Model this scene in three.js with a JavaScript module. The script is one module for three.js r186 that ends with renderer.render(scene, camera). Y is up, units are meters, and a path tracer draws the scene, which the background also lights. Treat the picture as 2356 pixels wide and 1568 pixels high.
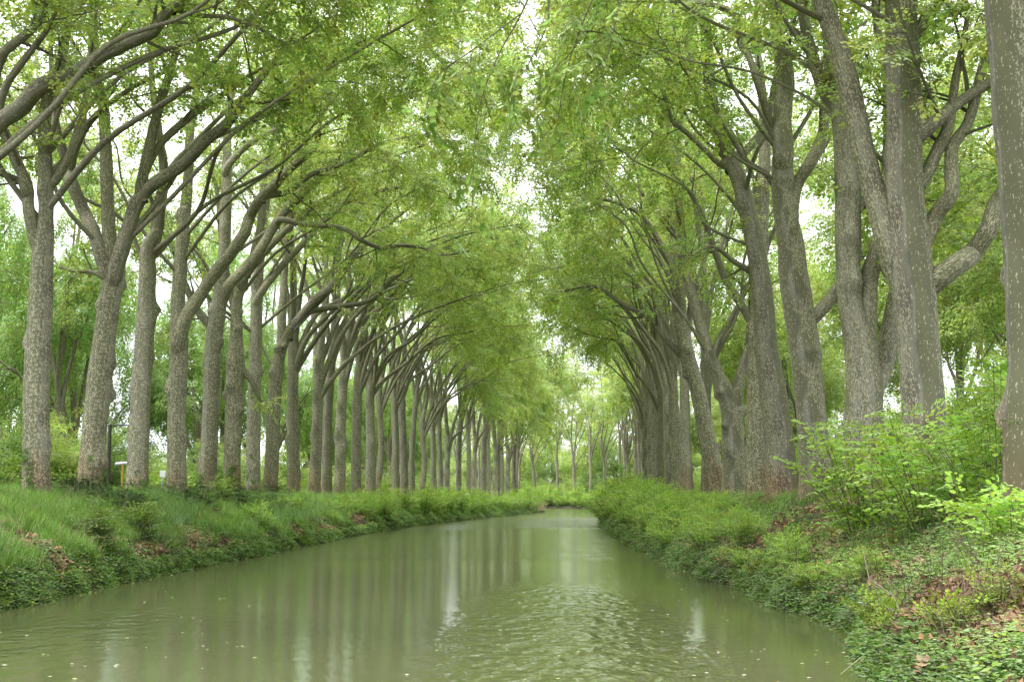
import * as THREE from 'three';
import { MarchingCubes } from 'three/addons/objects/MarchingCubes.js';
import { mergeGeometries } from 'three/addons/utils/BufferGeometryUtils.js';

// ------------------------------------------------------------------ camera, sky, sun, exposure
const scene = new THREE.Scene();
const F = 3072;                                     // focal length in units of a 2356 x 1568 frame
const EYE = 2.3;
const camera = new THREE.PerspectiveCamera(2 * Math.atan(784 / F) * 180 / Math.PI, 1024 / 681, 0.2, 2500);
camera.position.set(0, EYE, 0);
camera.rotation.order = 'YXZ';
camera.rotation.set(Math.atan(356 / F), Math.atan(72 / F), 0);
camera.updateMatrixWorld(true);

const renderer = new THREE.WebGLRenderer({ antialias: true });
renderer.setSize(1024, 681);
renderer.toneMapping = THREE.LinearToneMapping;
renderer.toneMappingExposure = 3.55;
renderer.shadowMap.enabled = true;

{ // a bright overcast sky, a little brighter overhead
  const w = 256, h = 128, data = new Float32Array(w * h * 4);
  for (let y = 0; y < h; y++) {
    const up = Math.sin(((y + 0.5) / h - 0.5) * Math.PI);
    const k = up > 0 ? 0.78 + 0.3 * up : 0.78 * Math.max(0.25, 1 + up * 6);
    for (let x = 0; x < w; x++) {
      const c = 1 + 0.06 * Math.sin(x / w * Math.PI * 4 + y * 0.13) * Math.sin(x / w * Math.PI * 10 + 1);
      const o = (y * w + x) * 4;
      data[o] = k * c * 0.94; data[o + 1] = k * c * 0.97; data[o + 2] = k * c * 1.04; data[o + 3] = 1;
    }
  }
  const sky = new THREE.DataTexture(data, w, h, THREE.RGBAFormat, THREE.FloatType);
  sky.mapping = THREE.EquirectangularReflectionMapping;
  sky.magFilter = THREE.LinearFilter; sky.needsUpdate = true;
  scene.background = sky; scene.environment = sky;
}
const sun = new THREE.DirectionalLight(new THREE.Color(1, 0.96, 0.9), 1.2);
sun.position.set(-55, 120, -40); sun.target.position.set(0, 0, -60);
sun.castShadow = true; sun.shadow.radius = 40;
Object.assign(sun.shadow.camera, { left: -150, right: 150, top: 150, bottom: -150, near: 1, far: 500 });
scene.add(sun, sun.target);

// ------------------------------------------------------------------ helpers
const V = (x, y, z) => new THREE.Vector3(x, y, z);
const rng = (s) => { let a = (s * 2654435761) >>> 0; return () => { a = (a + 0x6d2b79f5) | 0; let t = Math.imul(a ^ (a >>> 15), 1 | a); t = (t + Math.imul(t ^ (t >>> 7), 61 | t)) ^ t; return ((t ^ (t >>> 14)) >>> 0) / 4294967296; }; };
const lerp = (a, b, t) => a + (b - a) * t, clamp = (x, a = 0, b = 1) => Math.min(b, Math.max(a, x));
const smooth = (a, b, x) => { const t = clamp((x - a) / (b - a)); return t * t * (3 - 2 * t); };
const hash2 = (x, y, s = 0) => { let h = Math.imul(x, 374761393) + Math.imul(y, 668265263) + Math.imul(s, 974634211); h = Math.imul(h ^ (h >>> 13), 1274126177); return ((h ^ (h >>> 16)) >>> 0) / 4294967296; };
const noise2 = (x, y, s = 0, px = 0, py = 0) => {   // value noise, periodic in px, py cells when given
  const x0 = Math.floor(x), y0 = Math.floor(y), fx = x - x0, fy = y - y0, u = fx * fx * (3 - 2 * fx), v = fy * fy * (3 - 2 * fy);
  const m = (a, p) => (p ? ((a % p) + p) % p : a);
  const a = hash2(m(x0, px), m(y0, py), s), b = hash2(m(x0 + 1, px), m(y0, py), s), c = hash2(m(x0, px), m(y0 + 1, py), s), d = hash2(m(x0 + 1, px), m(y0 + 1, py), s);
  return lerp(lerp(a, b, u), lerp(c, d, u), v);
};
const fbm = (x, y, s, oct = 4, px = 0, py = 0) => { let t = 0, a = 0.5, n = 0; for (let i = 0; i < oct; i++) { t += a * noise2(x, y, s + i, px, py); n += a; a *= 0.5; x *= 2; y *= 2; px *= 2; py *= 2; } return t / n; };
const used = {};
const numbered = (n) => { const k = (used[n] = (used[n] ?? -1) + 1); return k ? n + '_' + String(k).padStart(3, '0') : n; };
function tag(o, label, category, group, kind) {
  if (label) o.userData.label = label;
  if (category) o.userData.category = category;
  if (group) o.userData.group = group; 
  if (kind) o.userData.kind = kind;
  return o;
}
function thing(name, pos, label, category, group) {
  const o = new THREE.Group(); o.name = numbered(name); o.position.copy(pos); scene.add(o);
  return tag(o, label, category, group);
}
function part(name, geometry, material, parent) {
  const m = new THREE.Mesh(geometry, material); m.name = name; m.castShadow = m.receiveShadow = true;
  parent.add(m); return m;
}
// a point of the place: where the sight line through (px, py) of the 2356-wide frame meets the plane z = -d
const at = (px, py, d) => { const v = V((px - 1178) / F, (784 - py) / F, -1).applyQuaternion(camera.quaternion); return v.multiplyScalar(-d / v.z).add(camera.position); };

class MB { // collects tubes and other pieces into one indexed geometry
  constructor() { this.p = []; this.n = []; this.u = []; this.c = []; this.i = []; }
  get count() { return this.p.length / 3; }
  build() {
    const g = new THREE.BufferGeometry();
    g.setAttribute('position', new THREE.Float32BufferAttribute(this.p, 3));
    g.setAttribute('normal', new THREE.Float32BufferAttribute(this.n, 3));
    g.setAttribute('uv', new THREE.Float32BufferAttribute(this.u, 2));
    g.setAttribute('color', new THREE.Float32BufferAttribute(this.c, 3));
    g.setIndex(this.i);
    return g;
  }
  // a tapering tube along pts; disp(i, angle, point) gives a radius factor, tint(i, angle, point) a colour
  tube(pts, rad, sides, { disp, tint, tile = 2, uOff = 0, cap = true } = {}) {
    const N = pts.length, base = this.count, circ = Math.max(1, Math.round(2 * Math.PI * rad[0] / tile));
    const T = [], U = [], W = [], q = new THREE.Quaternion(), tmp = V();
    for (let i = 0; i < N; i++) T.push(V().subVectors(pts[Math.min(N - 1, i + 1)], pts[Math.max(0, i - 1)]).normalize());
    let u = Math.abs(T[0].y) < 0.9 ? V(0, 1, 0) : V(1, 0, 0);
    u.cross(T[0]).normalize();
    let len = 0;
    const P = [];
    for (let i = 0; i < N; i++) {
      if (i) { q.setFromUnitVectors(T[i - 1], T[i]); u = u.clone().applyQuaternion(q).normalize(); len += pts[i].distanceTo(pts[i - 1]); }
      const w = V().crossVectors(T[i], u);
      for (let k = 0; k <= sides; k++) {
        const a = k / sides * Math.PI * 2, ca = Math.cos(a), sa = Math.sin(a);
        const f = disp ? disp(i, a, pts[i]) : 1, r = rad[i] * f;
        tmp.copy(u).multiplyScalar(ca).addScaledVector(w, sa);
        P.push([pts[i].x + tmp.x * r, pts[i].y + tmp.y * r, pts[i].z + tmp.z * r]);
        this.p.push(...P[P.length - 1]); this.n.push(tmp.x, tmp.y, tmp.z);
        this.u.push(uOff + k / sides * circ, len / tile);
        const c = tint ? tint(i, a, pts[i]) : [1, 1, 1]; this.c.push(c[0], c[1], c[2]);
      }
    }
    const row = sides + 1;
    for (let i = 0; i < N - 1; i++) for (let k = 0; k < sides; k++) {
      const a = base + i * row + k;
      this.i.push(a, a + 1, a + row, a + 1, a + row + 1, a + row);
    }
    if (disp) { // normals of the displaced surface
      const at_ = (i, k) => P[clamp(i, 0, N - 1) * row + ((k % sides) + sides) % sides], e1 = V(), e2 = V();
      for (let i = 0; i < N; i++) for (let k = 0; k <= sides; k++) {
        const a = at_(i, k - 1), b = at_(i, k + 1), c = at_(i - 1, k), d = at_(i + 1, k);
        e1.set(b[0] - a[0], b[1] - a[1], b[2] - a[2]); e2.set(d[0] - c[0], d[1] - c[1], d[2] - c[2]);
        e1.cross(e2).normalize();
        const o = (base + i * row + k) * 3; this.n[o] = e1.x; this.n[o + 1] = e1.y; this.n[o + 2] = e1.z;
      }
    }
    if (cap) {
      const t = T[N - 1], e = this.count, pe = pts[N - 1].clone().addScaledVector(t, rad[N - 1] * 0.6);
      this.p.push(pe.x, pe.y, pe.z); this.n.push(t.x, t.y, t.z); this.u.push(uOff, len / tile);
      const c = tint ? tint(N - 1, 0, pts[N - 1]) : [1, 1, 1]; this.c.push(...c);
      for (let k = 0; k < sides; k++) this.i.push(base + (N - 1) * row + k, base + (N - 1) * row + k + 1, e);
    }
    return this;
  }
  tri(a, b, c, n, col) {
    const o = this.count;
    for (const v of [a, b, c]) { this.p.push(v.x, v.y, v.z); this.n.push(n.x, n.y, n.z); this.u.push(0, 0); this.c.push(...col); }
    this.i.push(o, o + 1, o + 2);
  }
  fan(center, ring, normal, col, closed = false) {
    const o = this.count;
    for (const v of [center, ...ring]) { this.p.push(v.x, v.y, v.z); this.n.push(normal.x, normal.y, normal.z); this.u.push(0, 0); this.c.push(...col); }
    const n = ring.length;
    for (let k = 0; k < (closed ? n : n - 1); k++) this.i.push(o, o + 1 + k, o + 1 + (k + 1) % n);
  }
}
const spline = (pts, per = 4) => { // pts: [Vector3, radius] -> smooth path and radii
  const c = new THREE.CatmullRomCurve3(pts.map((p) => p[0]), false, 'centripetal'), n = (pts.length - 1) * per, P = [], R = [];
  for (let i = 0; i <= n; i++) { const t = i / n, k = Math.min(pts.length - 2, Math.floor(t * (pts.length - 1))), f = t * (pts.length - 1) - k; P.push(c.getPoint(t)); R.push(lerp(pts[k][1], pts[k + 1][1], f)); }
  return { P, R };
};

// ------------------------------------------------------------------ procedural textures
function dataTexture(size, fn, srgb = false) {
  const d = new Uint8Array(size * size * 4);
  for (let y = 0; y < size; y++) for (let x = 0; x < size; x++) {
    const c = fn(x / size, y / size), o = (y * size + x) * 4;
    d[o] = clamp(c[0]) * 255; d[o + 1] = clamp(c[1]) * 255; d[o + 2] = clamp(c[2]) * 255; d[o + 3] = 255;
  }
  const t = new THREE.DataTexture(d, size, size, THREE.RGBAFormat);
  t.wrapS = t.wrapT = THREE.RepeatWrapping; t.magFilter = THREE.LinearFilter; t.needsUpdate = true;
  if (srgb) t.colorSpace = THREE.SRGBColorSpace;
  return t;
}
const mix3 = (a, b, t) => [lerp(a[0], b[0], t), lerp(a[1], b[1], t), lerp(a[2], b[2], t)];
function barkMaps(seed, cover) { // plane-tree bark on a 2 m tile: smooth olive grey, with small pale scales flaked off in drifts
  const S = 1024, H = new Float32Array(S * S), K = new Float32Array(S * S), tone = new Float32Array(S * S), r = rng(seed);
  for (let n = 0; n < 4400; n++) {
    const u = r(), v = r(), den = smooth(0.44, 0.68, fbm(u * 3, v * 1, seed + 20, 3, 3, 1)) * cover * 0.75 + 0.05 + 0.03 * cover;
    if (r() > den) continue;
    const big = Math.pow(r(), 3), a = (0.0085 + 0.015 * big) * S / 2, b = a * (1.3 + 1.6 * r()), t = r(), lean = (r() - 0.5) * 0.5, s2 = Math.floor(r() * 999);
    for (let dy = -Math.ceil(b * 1.4); dy <= b * 1.4; dy++) for (let dx = -Math.ceil(a * 1.6); dx <= a * 1.6; dx++) {
      const e = ((dx + dy * lean) / a) ** 2 + (dy / b) ** 2, w = 1.1 * (noise2(dx / a * 1.7 + 50, dy / b * 1.7 + 50, s2) - 0.3);
      if (e < 0.55 + w) { const o = ((Math.round(v * S + dy) + S) % S) * S + (Math.round(u * S + dx) + S) % S; K[o] = Math.max(K[o], smooth(0, 0.25, 0.55 + w - e)); tone[o] = t; }
    }
  }
  const map = dataTexture(S, (u, v) => {
    const o = (Math.round(v * S) % S) * S + Math.round(u * S) % S, k = K[o], t = tone[o];
    const big = fbm(u * 4, v * 2, seed, 3, 4, 2), col = fbm(u * 5, v * 1, seed + 5, 3, 5, 1), fine = fbm(u * 70, v * 110, seed + 9, 3, 70, 110);
    let c = mix3([0.112, 0.112, 0.085], [0.222, 0.213, 0.165], smooth(0.40, 0.6, big));
    c = mix3(c, [0.13, 0.132, 0.064], 0.85 * smooth(0.5, 0.62, col));
    c = mix3(c, [0.128, 0.11, 0.076], 0.55 * smooth(0.5, 0.36, col));
    const f = 0.93 + 0.14 * fine; c = [c[0] * f, c[1] * f, c[2] * f];
    c = mix3(c, t < 0.45 ? [0.48, 0.45, 0.31] : t < 0.75 ? [0.38, 0.37, 0.25] : [0.29, 0.26, 0.17], k * 0.8);
    H[o] = 0.6 - 0.3 * k + 0.18 * fine;
    return c.map((x) => Math.pow(x, 1 / 2.2));
  }, true);
  const bump = dataTexture(S, (u, v) => { const h = H[(Math.round(v * S) % S) * S + Math.round(u * S) % S]; return [h, h, h]; });
  return { map, bump };
}
const barkA = barkMaps(11, 0.7), barkB = barkMaps(57, 1);
const barkMat = (b) => new THREE.MeshStandardMaterial({ map: b.map, bumpMap: b.bump, bumpScale: 0.012, roughness: 0.92, vertexColors: true });
const BARK = [barkMat(barkA), barkMat(barkB)];
const TWIG = new THREE.MeshStandardMaterial({ color: new THREE.Color().setRGB(0.16, 0.145, 0.10), roughness: 0.95, vertexColors: true });

const leafMat = (r, g, b, transmission = 0.5) => new THREE.MeshPhysicalMaterial({ color: new THREE.Color().setRGB(r, g, b), roughness: 0.97, transmission, thickness: 0, vertexColors: true, side: THREE.DoubleSide, specularIntensity: 0.4 });
const LEAF = leafMat(0.385, 0.51, 0.10, 0.64), LEAF_DARK = leafMat(0.24, 0.375, 0.075, 0.62), LEAF_SHRUB = leafMat(0.27, 0.43, 0.05), GRASS = leafMat(0.205, 0.385, 0.045, 0.4), LEAF_NEAR = leafMat(0.22, 0.33, 0.05, 0.5);
const DEAD = new THREE.MeshStandardMaterial({ color: new THREE.Color().setRGB(0.29, 0.185, 0.115), roughness: 0.95, vertexColors: true, side: THREE.DoubleSide });

// ------------------------------------------------------------------ the canal: edges, ground heights
const curve = (pts) => (d) => {
  if (d <= pts[0][0]) return pts[0][1];
  for (let i = 0; i < pts.length - 1; i++) if (d <= pts[i + 1][0]) {
    const [x0, y0] = pts[i], [x1, y1] = pts[i + 1], h = x1 - x0, t = (d - x0) / h;
    const m = (k) => (k <= 0 || k >= pts.length - 1) ? 0 : (pts[k + 1][1] - pts[k - 1][1]) / (pts[k + 1][0] - pts[k - 1][0]);
    const a = t * t * t, b = t * t;
    return (2 * a - 3 * b + 1) * y0 + (a - 2 * b + t) * h * m(i) + (-2 * a + 3 * b) * y1 + (a - b) * h * m(i + 1);
  }
  const a = pts[pts.length - 2], b = pts[pts.length - 1];
  return b[1] + (d - b[0]) * (b[1] - a[1]) / (b[0] - a[0]);
};
const leftSmooth = curve([[-60, -11], [27, -11.1], [55, -11.1], [75, -11.0], [95, -10.4], [124, -8.1], [155, -4.8], [186, -1.0], [203, 0.1], [220, -1.4], [245, -9], [270, -22], [300, -42], [330, -66]]);
const rightSmooth = curve([[-60, 3.4], [8, 3.4], [16.5, 4.2], [23.5, 5.1], [28, 5.0], [39, 4.5], [52, 4.25], [74, 4.2], [100, 4.5], [118, 5.1], [150, 7], [190, 9.6], [225, 9.8], [240, 8], [256, 1], [280, -14], [310, -36], [330, -52]]);
const edgeL = (d) => leftSmooth(d) + 0.35 * (noise2(d * 0.45, 3, 71) - 0.5) + 0.22 * (noise2(d * 1.5, 3, 72) - 0.5);
const edgeR = (d) => rightSmooth(d) + 0.4 * (noise2(d * 0.4, 9, 73) - 0.5) + 0.25 * (noise2(d * 1.4, 9, 74) - 0.5);
const profL = curve([[-2.5, -0.7], [-0.3, -0.45], [0, -0.05], [0.25, 0.35], [0.7, 0.85], [1.4, 1.2], [2.6, 1.75], [4.2, 2.12], [6, 2.16], [9, 2.05], [14, 2.0], [30, 1.9], [60, 2.0]]);
const profR = curve([[-2.5, -0.7], [-0.3, -0.45], [0, -0.05], [0.2, 0.3], [0.6, 0.62], [1.5, 1.1], [2.6, 1.65], [3.8, 2.1], [5.5, 2.25], [9, 2.35], [16, 2.9], [30, 4.2], [60, 6]]);
function ground(x, d) {
  const tl = edgeL(d) - x, tr = x - edgeR(d), far = lerp(1, 0.55, smooth(95, 160, d));
  const rough = 0.14 * (fbm(x * 0.9, d * 0.9, 80, 3) - 0.5);
  if (tl > -2.2 && tl > tr) { const h = tl < 60 ? profL(tl) : 2; return (h > 0 ? h * far : h) + rough * smooth(0, 1, tl); }
  if (tr > -2.2) { const h = tr < 60 ? profR(tr) : 6; return (h > 0 ? h * far : h) + rough * smooth(0, 1, tr); }
  return -0.8;
}
{ // terrain: one sheet, its columns following both edges of the canal
  const T = [0, 0.12, 0.28, 0.5, 0.8, 1.2, 1.7, 2.3, 3, 3.8, 4.6, 5.6, 7, 9, 12, 16, 24, 40, 60, 110, 300, 1200];
  const cols = [...T.map((t) => ['L', t]).reverse(), ['L', -0.3], ['L', -1.2], ['C', 0], ['R', -1.2], ['R', -0.3], ...T.map((t) => ['R', t])];
  const D = []; for (let d = -60; d < 0; d += 6) D.push(d); for (let d = 0; d < 12; d += 2) D.push(d); for (let d = 12; d < 90; d += 0.45) D.push(d); for (let d = 90; d < 330; d += 1.5) D.push(d); for (const d of [340, 380, 450, 600, 900, 1400]) D.push(d);
  const p = [], uv = [], idx = [];
  for (const d of D) for (const [s, t] of cols) {
    const x = s === 'L' ? edgeL(d) - t : s === 'R' ? edgeR(d) + t : (edgeL(d) + edgeR(d)) / 2;
    p.push(x, ground(x, d), -d); uv.push(x / 6, d / 6);
  }
  const n = cols.length;
  for (let j = 0; j < D.length - 1; j++) for (let k = 0; k < n - 1; k++) { const a = j * n + k; idx.push(a, a + 1, a + n, a + 1, a + n + 1, a + n); }
  const g = new THREE.BufferGeometry();
  g.setAttribute('position', new THREE.Float32BufferAttribute(p, 3)); g.setAttribute('uv', new THREE.Float32BufferAttribute(uv, 2)); g.setIndex(idx); g.computeVertexNormals();
  const map = dataTexture(512, (u, v) => {
    const a = fbm(u * 12, v * 12, 5, 4, 12, 12), b = fbm(u * 60, v * 60, 15, 3, 60, 60), c = fbm(u * 5, v * 5, 25, 3, 5, 5);
    let k = mix3([0.085, 0.06, 0.035], [0.06, 0.10, 0.025], smooth(0.4, 0.62, a));
    k = mix3(k, [0.13, 0.09, 0.055], smooth(0.55, 0.7, c) * 0.6);
    return k.map((x) => Math.pow(x * (0.3 + 0.5 * b), 1 / 2.2));
  }, true);
  const bm = dataTexture(512, (u, v) => { const h = fbm(u * 40, v * 40, 35, 4, 40, 40); return [h, h, h]; });
  const m = part('ground', g, new THREE.MeshStandardMaterial({ map, bumpMap: bm, bumpScale: 0.05, roughness: 1 }), scene);
  tag(m, 'earthen canal banks rising from the water to a grassy towpath level', null, null, 'structure');
}
{ // water: murky green, nearly still, with a patch ruffled by the wind
  const D = []; for (let d = -50; d < 340; d += 1) D.push(d);
  const nx = 6, p = [], uv = [], idxNear = [], idxFar = [], idxGust = [], nor = [];
  for (const d of D) for (let k = 0; k <= nx; k++) {
    const x = lerp(edgeL(d) - 1.2, edgeR(d) + 1.2, k / nx);
    p.push(x, 0, -d); nor.push(0, 1, 0); uv.push((x + 14) / 36, (d - 12) / 36);
  }
  for (let j = 0; j < D.length - 1; j++) for (let k = 0; k < nx; k++) {
    const a = j * (nx + 1) + k, q = [a, a + 1, a + nx + 1, a + 1, a + nx + 2, a + nx + 1];
    (D[j] >= 12 && D[j] < 48 ? idxNear : D[j] >= 92 && D[j] < 152 ? idxGust : idxFar).push(...q);
  }
  const g = new THREE.BufferGeometry();
  g.setAttribute('position', new THREE.Float32BufferAttribute(p, 3)); g.setAttribute('normal', new THREE.Float32BufferAttribute(nor, 3)); g.setAttribute('uv', new THREE.Float32BufferAttribute(uv, 2));
  g.setIndex([...idxNear, ...idxFar, ...idxGust]); g.addGroup(0, idxNear.length, 0); g.addGroup(idxNear.length, idxFar.length, 1); g.addGroup(idxNear.length + idxFar.length, idxGust.length, 2);
  const S = 2048;
  const ripple = (x, d, s) => { // height of short crossing wavelets
    return 0.55 * noise2(x * 5 + 0.8 * noise2(x, d, s + 7), d * 2.6, s) + 0.3 * noise2(x * 9 + d * 1.2, d * 4.5, s + 1) + 0.15 * noise2(x * 16, d * 8 + x * 3, s + 2);
  };
  const nearBump = dataTexture(S, (u, v) => {
    const x = u * 36 - 14, d = v * 36 + 12;
    const patch = smooth(0.15, 0.8, Math.exp(-Math.pow((x - (0.35 - 0.012 * (d - 20))) / 1.9, 2)) * (1 - smooth(20, 46, d)) * (0.55 + 0.9 * fbm(x * 0.6, d * 0.35, 90, 3)));
    const patch2 = Math.exp(-Math.pow((x + 8.4) / 1.4, 2)) * (1 - smooth(24, 30, d));
    const a = 0.035 + 0.965 * Math.max(patch, patch2 * 0.4);
    const h = 0.5 + (ripple(x, d, 95) - 0.5) * a;
    return [h, h, h];
  });
  const farBump = dataTexture(1024, (u, v) => { const h = 0.5 + (fbm(u * 60, v * 110, 101, 3, 60, 110) - 0.5) * 0.35; return [h, h, h]; });
  const glintBump = dataTexture(1024, (u, v) => { // a gust on the water before the bend
    const x = u * 36 - 14, d = v * 60 + 92, k = smooth(-3.5, 1.5, x) * smooth(96, 99, d) * (1 - smooth(118, 146, d));
    const h = 0.5 + (fbm(x * 2.4, d * 2.4, 107, 3) - 0.5) * (0.16 + 0.84 * k); return [h, h, h]; });
  glintBump.repeat.set(1, 0.6); glintBump.offset.set(0, (12 - 92) / 60);
  const water = (bump, s) => new THREE.MeshPhysicalMaterial({ color: new THREE.Color().setRGB(0.08, 0.09, 0.036), roughness: 0.12, ior: 1.33, bumpMap: bump, bumpScale: s });
  const m = part('water', g, [water(nearBump, 0.075), water(farBump, 0.06), water(glintBump, 0.45)], scene);
  tag(m, 'murky green canal water reflecting the tunnel of trees', null, null, 'structure');
}

// ------------------------------------------------------------------ foliage pieces
const stdMat = (r, g, b, rough = 0.6, metal = 0) => new THREE.MeshStandardMaterial({ color: new THREE.Color().setRGB(r, g, b), roughness: rough, metalness: metal });
const leafOutline = [[0, 0], [0.18, -0.34], [0.42, -0.5], [0.5, -0.26], [0.78, -0.36], [0.72, -0.14], [1, 0], [0.72, 0.14], [0.78, 0.36], [0.5, 0.26], [0.42, 0.5], [0.18, 0.34]];
const leafSimple = [[0, 0], [0.35, -0.44], [0.62, -0.24], [1, 0], [0.62, 0.24], [0.35, 0.44]];
const leafOval = [[0, 0], [0.3, -0.24], [0.68, -0.2], [1, 0], [0.68, 0.2], [0.3, 0.24]];
const leafDiamond = [[0, 0], [0.45, -0.38], [1, 0], [0.45, 0.38]];
function addLeaf(mb, o, dir, up, size, outline, col, fold = 0.12) { // a leaf with its base at o, tip along dir
  const x = dir.clone().normalize(), y = V().crossVectors(up, x).normalize(), z = V().crossVectors(x, y);
  const P = (a, b, h) => o.clone().addScaledVector(x, a * size).addScaledVector(y, b * size).addScaledVector(z, h * size);
  mb.fan(P(0.45, 0, 0.06), outline.map(([a, b]) => P(a, b, -Math.abs(b) * fold * 2 - a * a * 0.1)), z, col, true);
}
function spray({ seed, n, len, size, outline = leafSimple, droop = 0.25, spread = 1, twig = true, hang = 0.35 }) { // a leafy twig along +x
  const r = rng(seed), mb = new MB(), axis = [];
  for (let i = 0; i <= 4; i++) { const t = i / 4; axis.push(V(t * len, -droop * len * t * t + 0.03 * (r() - 0.5), 0.06 * (r() - 0.5) * len)); }
  if (twig) mb.tube(axis, [0.006, 0.005, 0.004, 0.003, 0.002].map((x) => x * (len > 1 ? 2.2 : 1)), 3, { tint: () => [0.75, 0.5, 1.2], cap: false });
  const c = new THREE.CatmullRomCurve3(axis);
  for (let i = 0; i < n; i++) {
    const t = 0.08 + 0.92 * (i + 0.7 * r()) / n, o = c.getPoint(Math.min(1, t)), side = i % 2 ? 1 : -1;
    const dir = V(0.35 + 0.6 * r(), -hang + 0.5 * (r() - 0.5), side * (0.5 + 0.8 * r())).normalize();
    o.addScaledVector(V(0.3 * r(), (r() - 0.5) * 1.1, side * (0.3 + r())), len * 0.13 * spread * (0.4 + r()));
    const b = 0.72 + 0.56 * r(), y = 0.85 + 0.35 * r();
    addLeaf(mb, o, dir, V(0.6 * (r() - 0.5), 1, 0.6 * (r() - 0.5)), size * (0.55 + 0.75 * r()), outline, [b * y, b, b * (0.7 + 0.6 * r())]);
  }
  return mb.build();
}
const SPRAY = [1, 2, 3, 4].map((s) => spray({ seed: s, n: 44, len: 0.85, size: 0.106, spread: 1.35 }));
const SPRAY_BIG = [5, 6, 7].map((s) => spray({ seed: s, n: 18, len: 0.7, size: 0.16, outline: leafOutline, hang: 0.45 }));
const CLUMP = [8, 9, 10].map((s) => spray({ seed: s, n: 90, len: 1.6, size: 0.15, outline: leafDiamond, spread: 1.7 }));

const LEAF_IVY = leafMat(0.10, 0.20, 0.035, 0.3);
function instanced(name, geometry, material, mats, cols, parent, kind = 'stuff') {
  const m = new THREE.InstancedMesh(geometry, material, mats.length);
  mats.forEach((x, i) => m.setMatrixAt(i, x));
  if (cols) cols.forEach((c, i) => m.setColorAt(i, c));
  m.name = name; m.castShadow = m.receiveShadow = true; m.userData.kind = kind;
  parent.add(m); return m;
}
const basis = (p, x, upish, s) => { // matrix whose x axis runs along x
  const X = x.clone().normalize(), Z = V().crossVectors(X, upish).normalize(), Y = V().crossVectors(Z, X);
  return new THREE.Matrix4().makeBasis(X.multiplyScalar(s), Y.multiplyScalar(s), Z.multiplyScalar(s)).setPosition(p);
};

// ------------------------------------------------------------------ trees
const IVY = leafClump(40, 14, 0.075, 0.16, 0.06, leafSimple);
// A tree is grown in its own axes: y up, base at the origin. paths: trunk and limbs as { P, R }.
function branchFrom(parent, s, len, r0, angle, r, o) { // a wiggly branch leaving PARENT at arc share s
  const n = parent.P.length - 1, k = Math.min(n - 1, Math.floor(s * n)), p = V().lerpVectors(parent.P[k], parent.P[k + 1], s * n - k), t = V().subVectors(parent.P[k + 1], parent.P[k]).normalize();
  const side = V().crossVectors(t, V(0, 1, 0)); if (side.lengthSq() < 0.02) side.set(1, 0, 0); side.normalize();
  const up = V().crossVectors(side, t), a = o.azimuth;
  const out = V().addScaledVector(side, Math.cos(a)).addScaledVector(up, Math.sin(a)).addScaledVector(V(o.pull, 0, 0), 0.35);
  const dir = t.clone().multiplyScalar(Math.cos(angle)).addScaledVector(out.normalize(), Math.sin(angle)).normalize();
  const step = o.step, m = Math.max(3, Math.round(len / step)), P = [p.clone()], R = [r0];
  const bend = V((r() - 0.5), (r() - 0.5) * 0.6, (r() - 0.5)).multiplyScalar(o.wiggle * 0.5);
  for (let i = 1; i <= m; i++) {
    dir.add(V(r() - 0.5, r() - 0.5, r() - 0.5).multiplyScalar(o.wiggle)).addScaledVector(bend, 0.3);
    dir.y += o.tropism * (1 - i / m * o.sag); dir.y = lerp(dir.y, o.level ?? dir.y, o.flatten ?? 0);
    if (o.limit) { const over = o.limit(p); if (over > 0) dir.x -= Math.sign(dir.x) * over * 0.5; }
    dir.normalize();
    p.addScaledVector(dir, len / m); P.push(p.clone()); R.push(r0 * Math.pow(1 - i / (m + 0.6), 0.75));
  }
  return { P, R };
}
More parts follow.
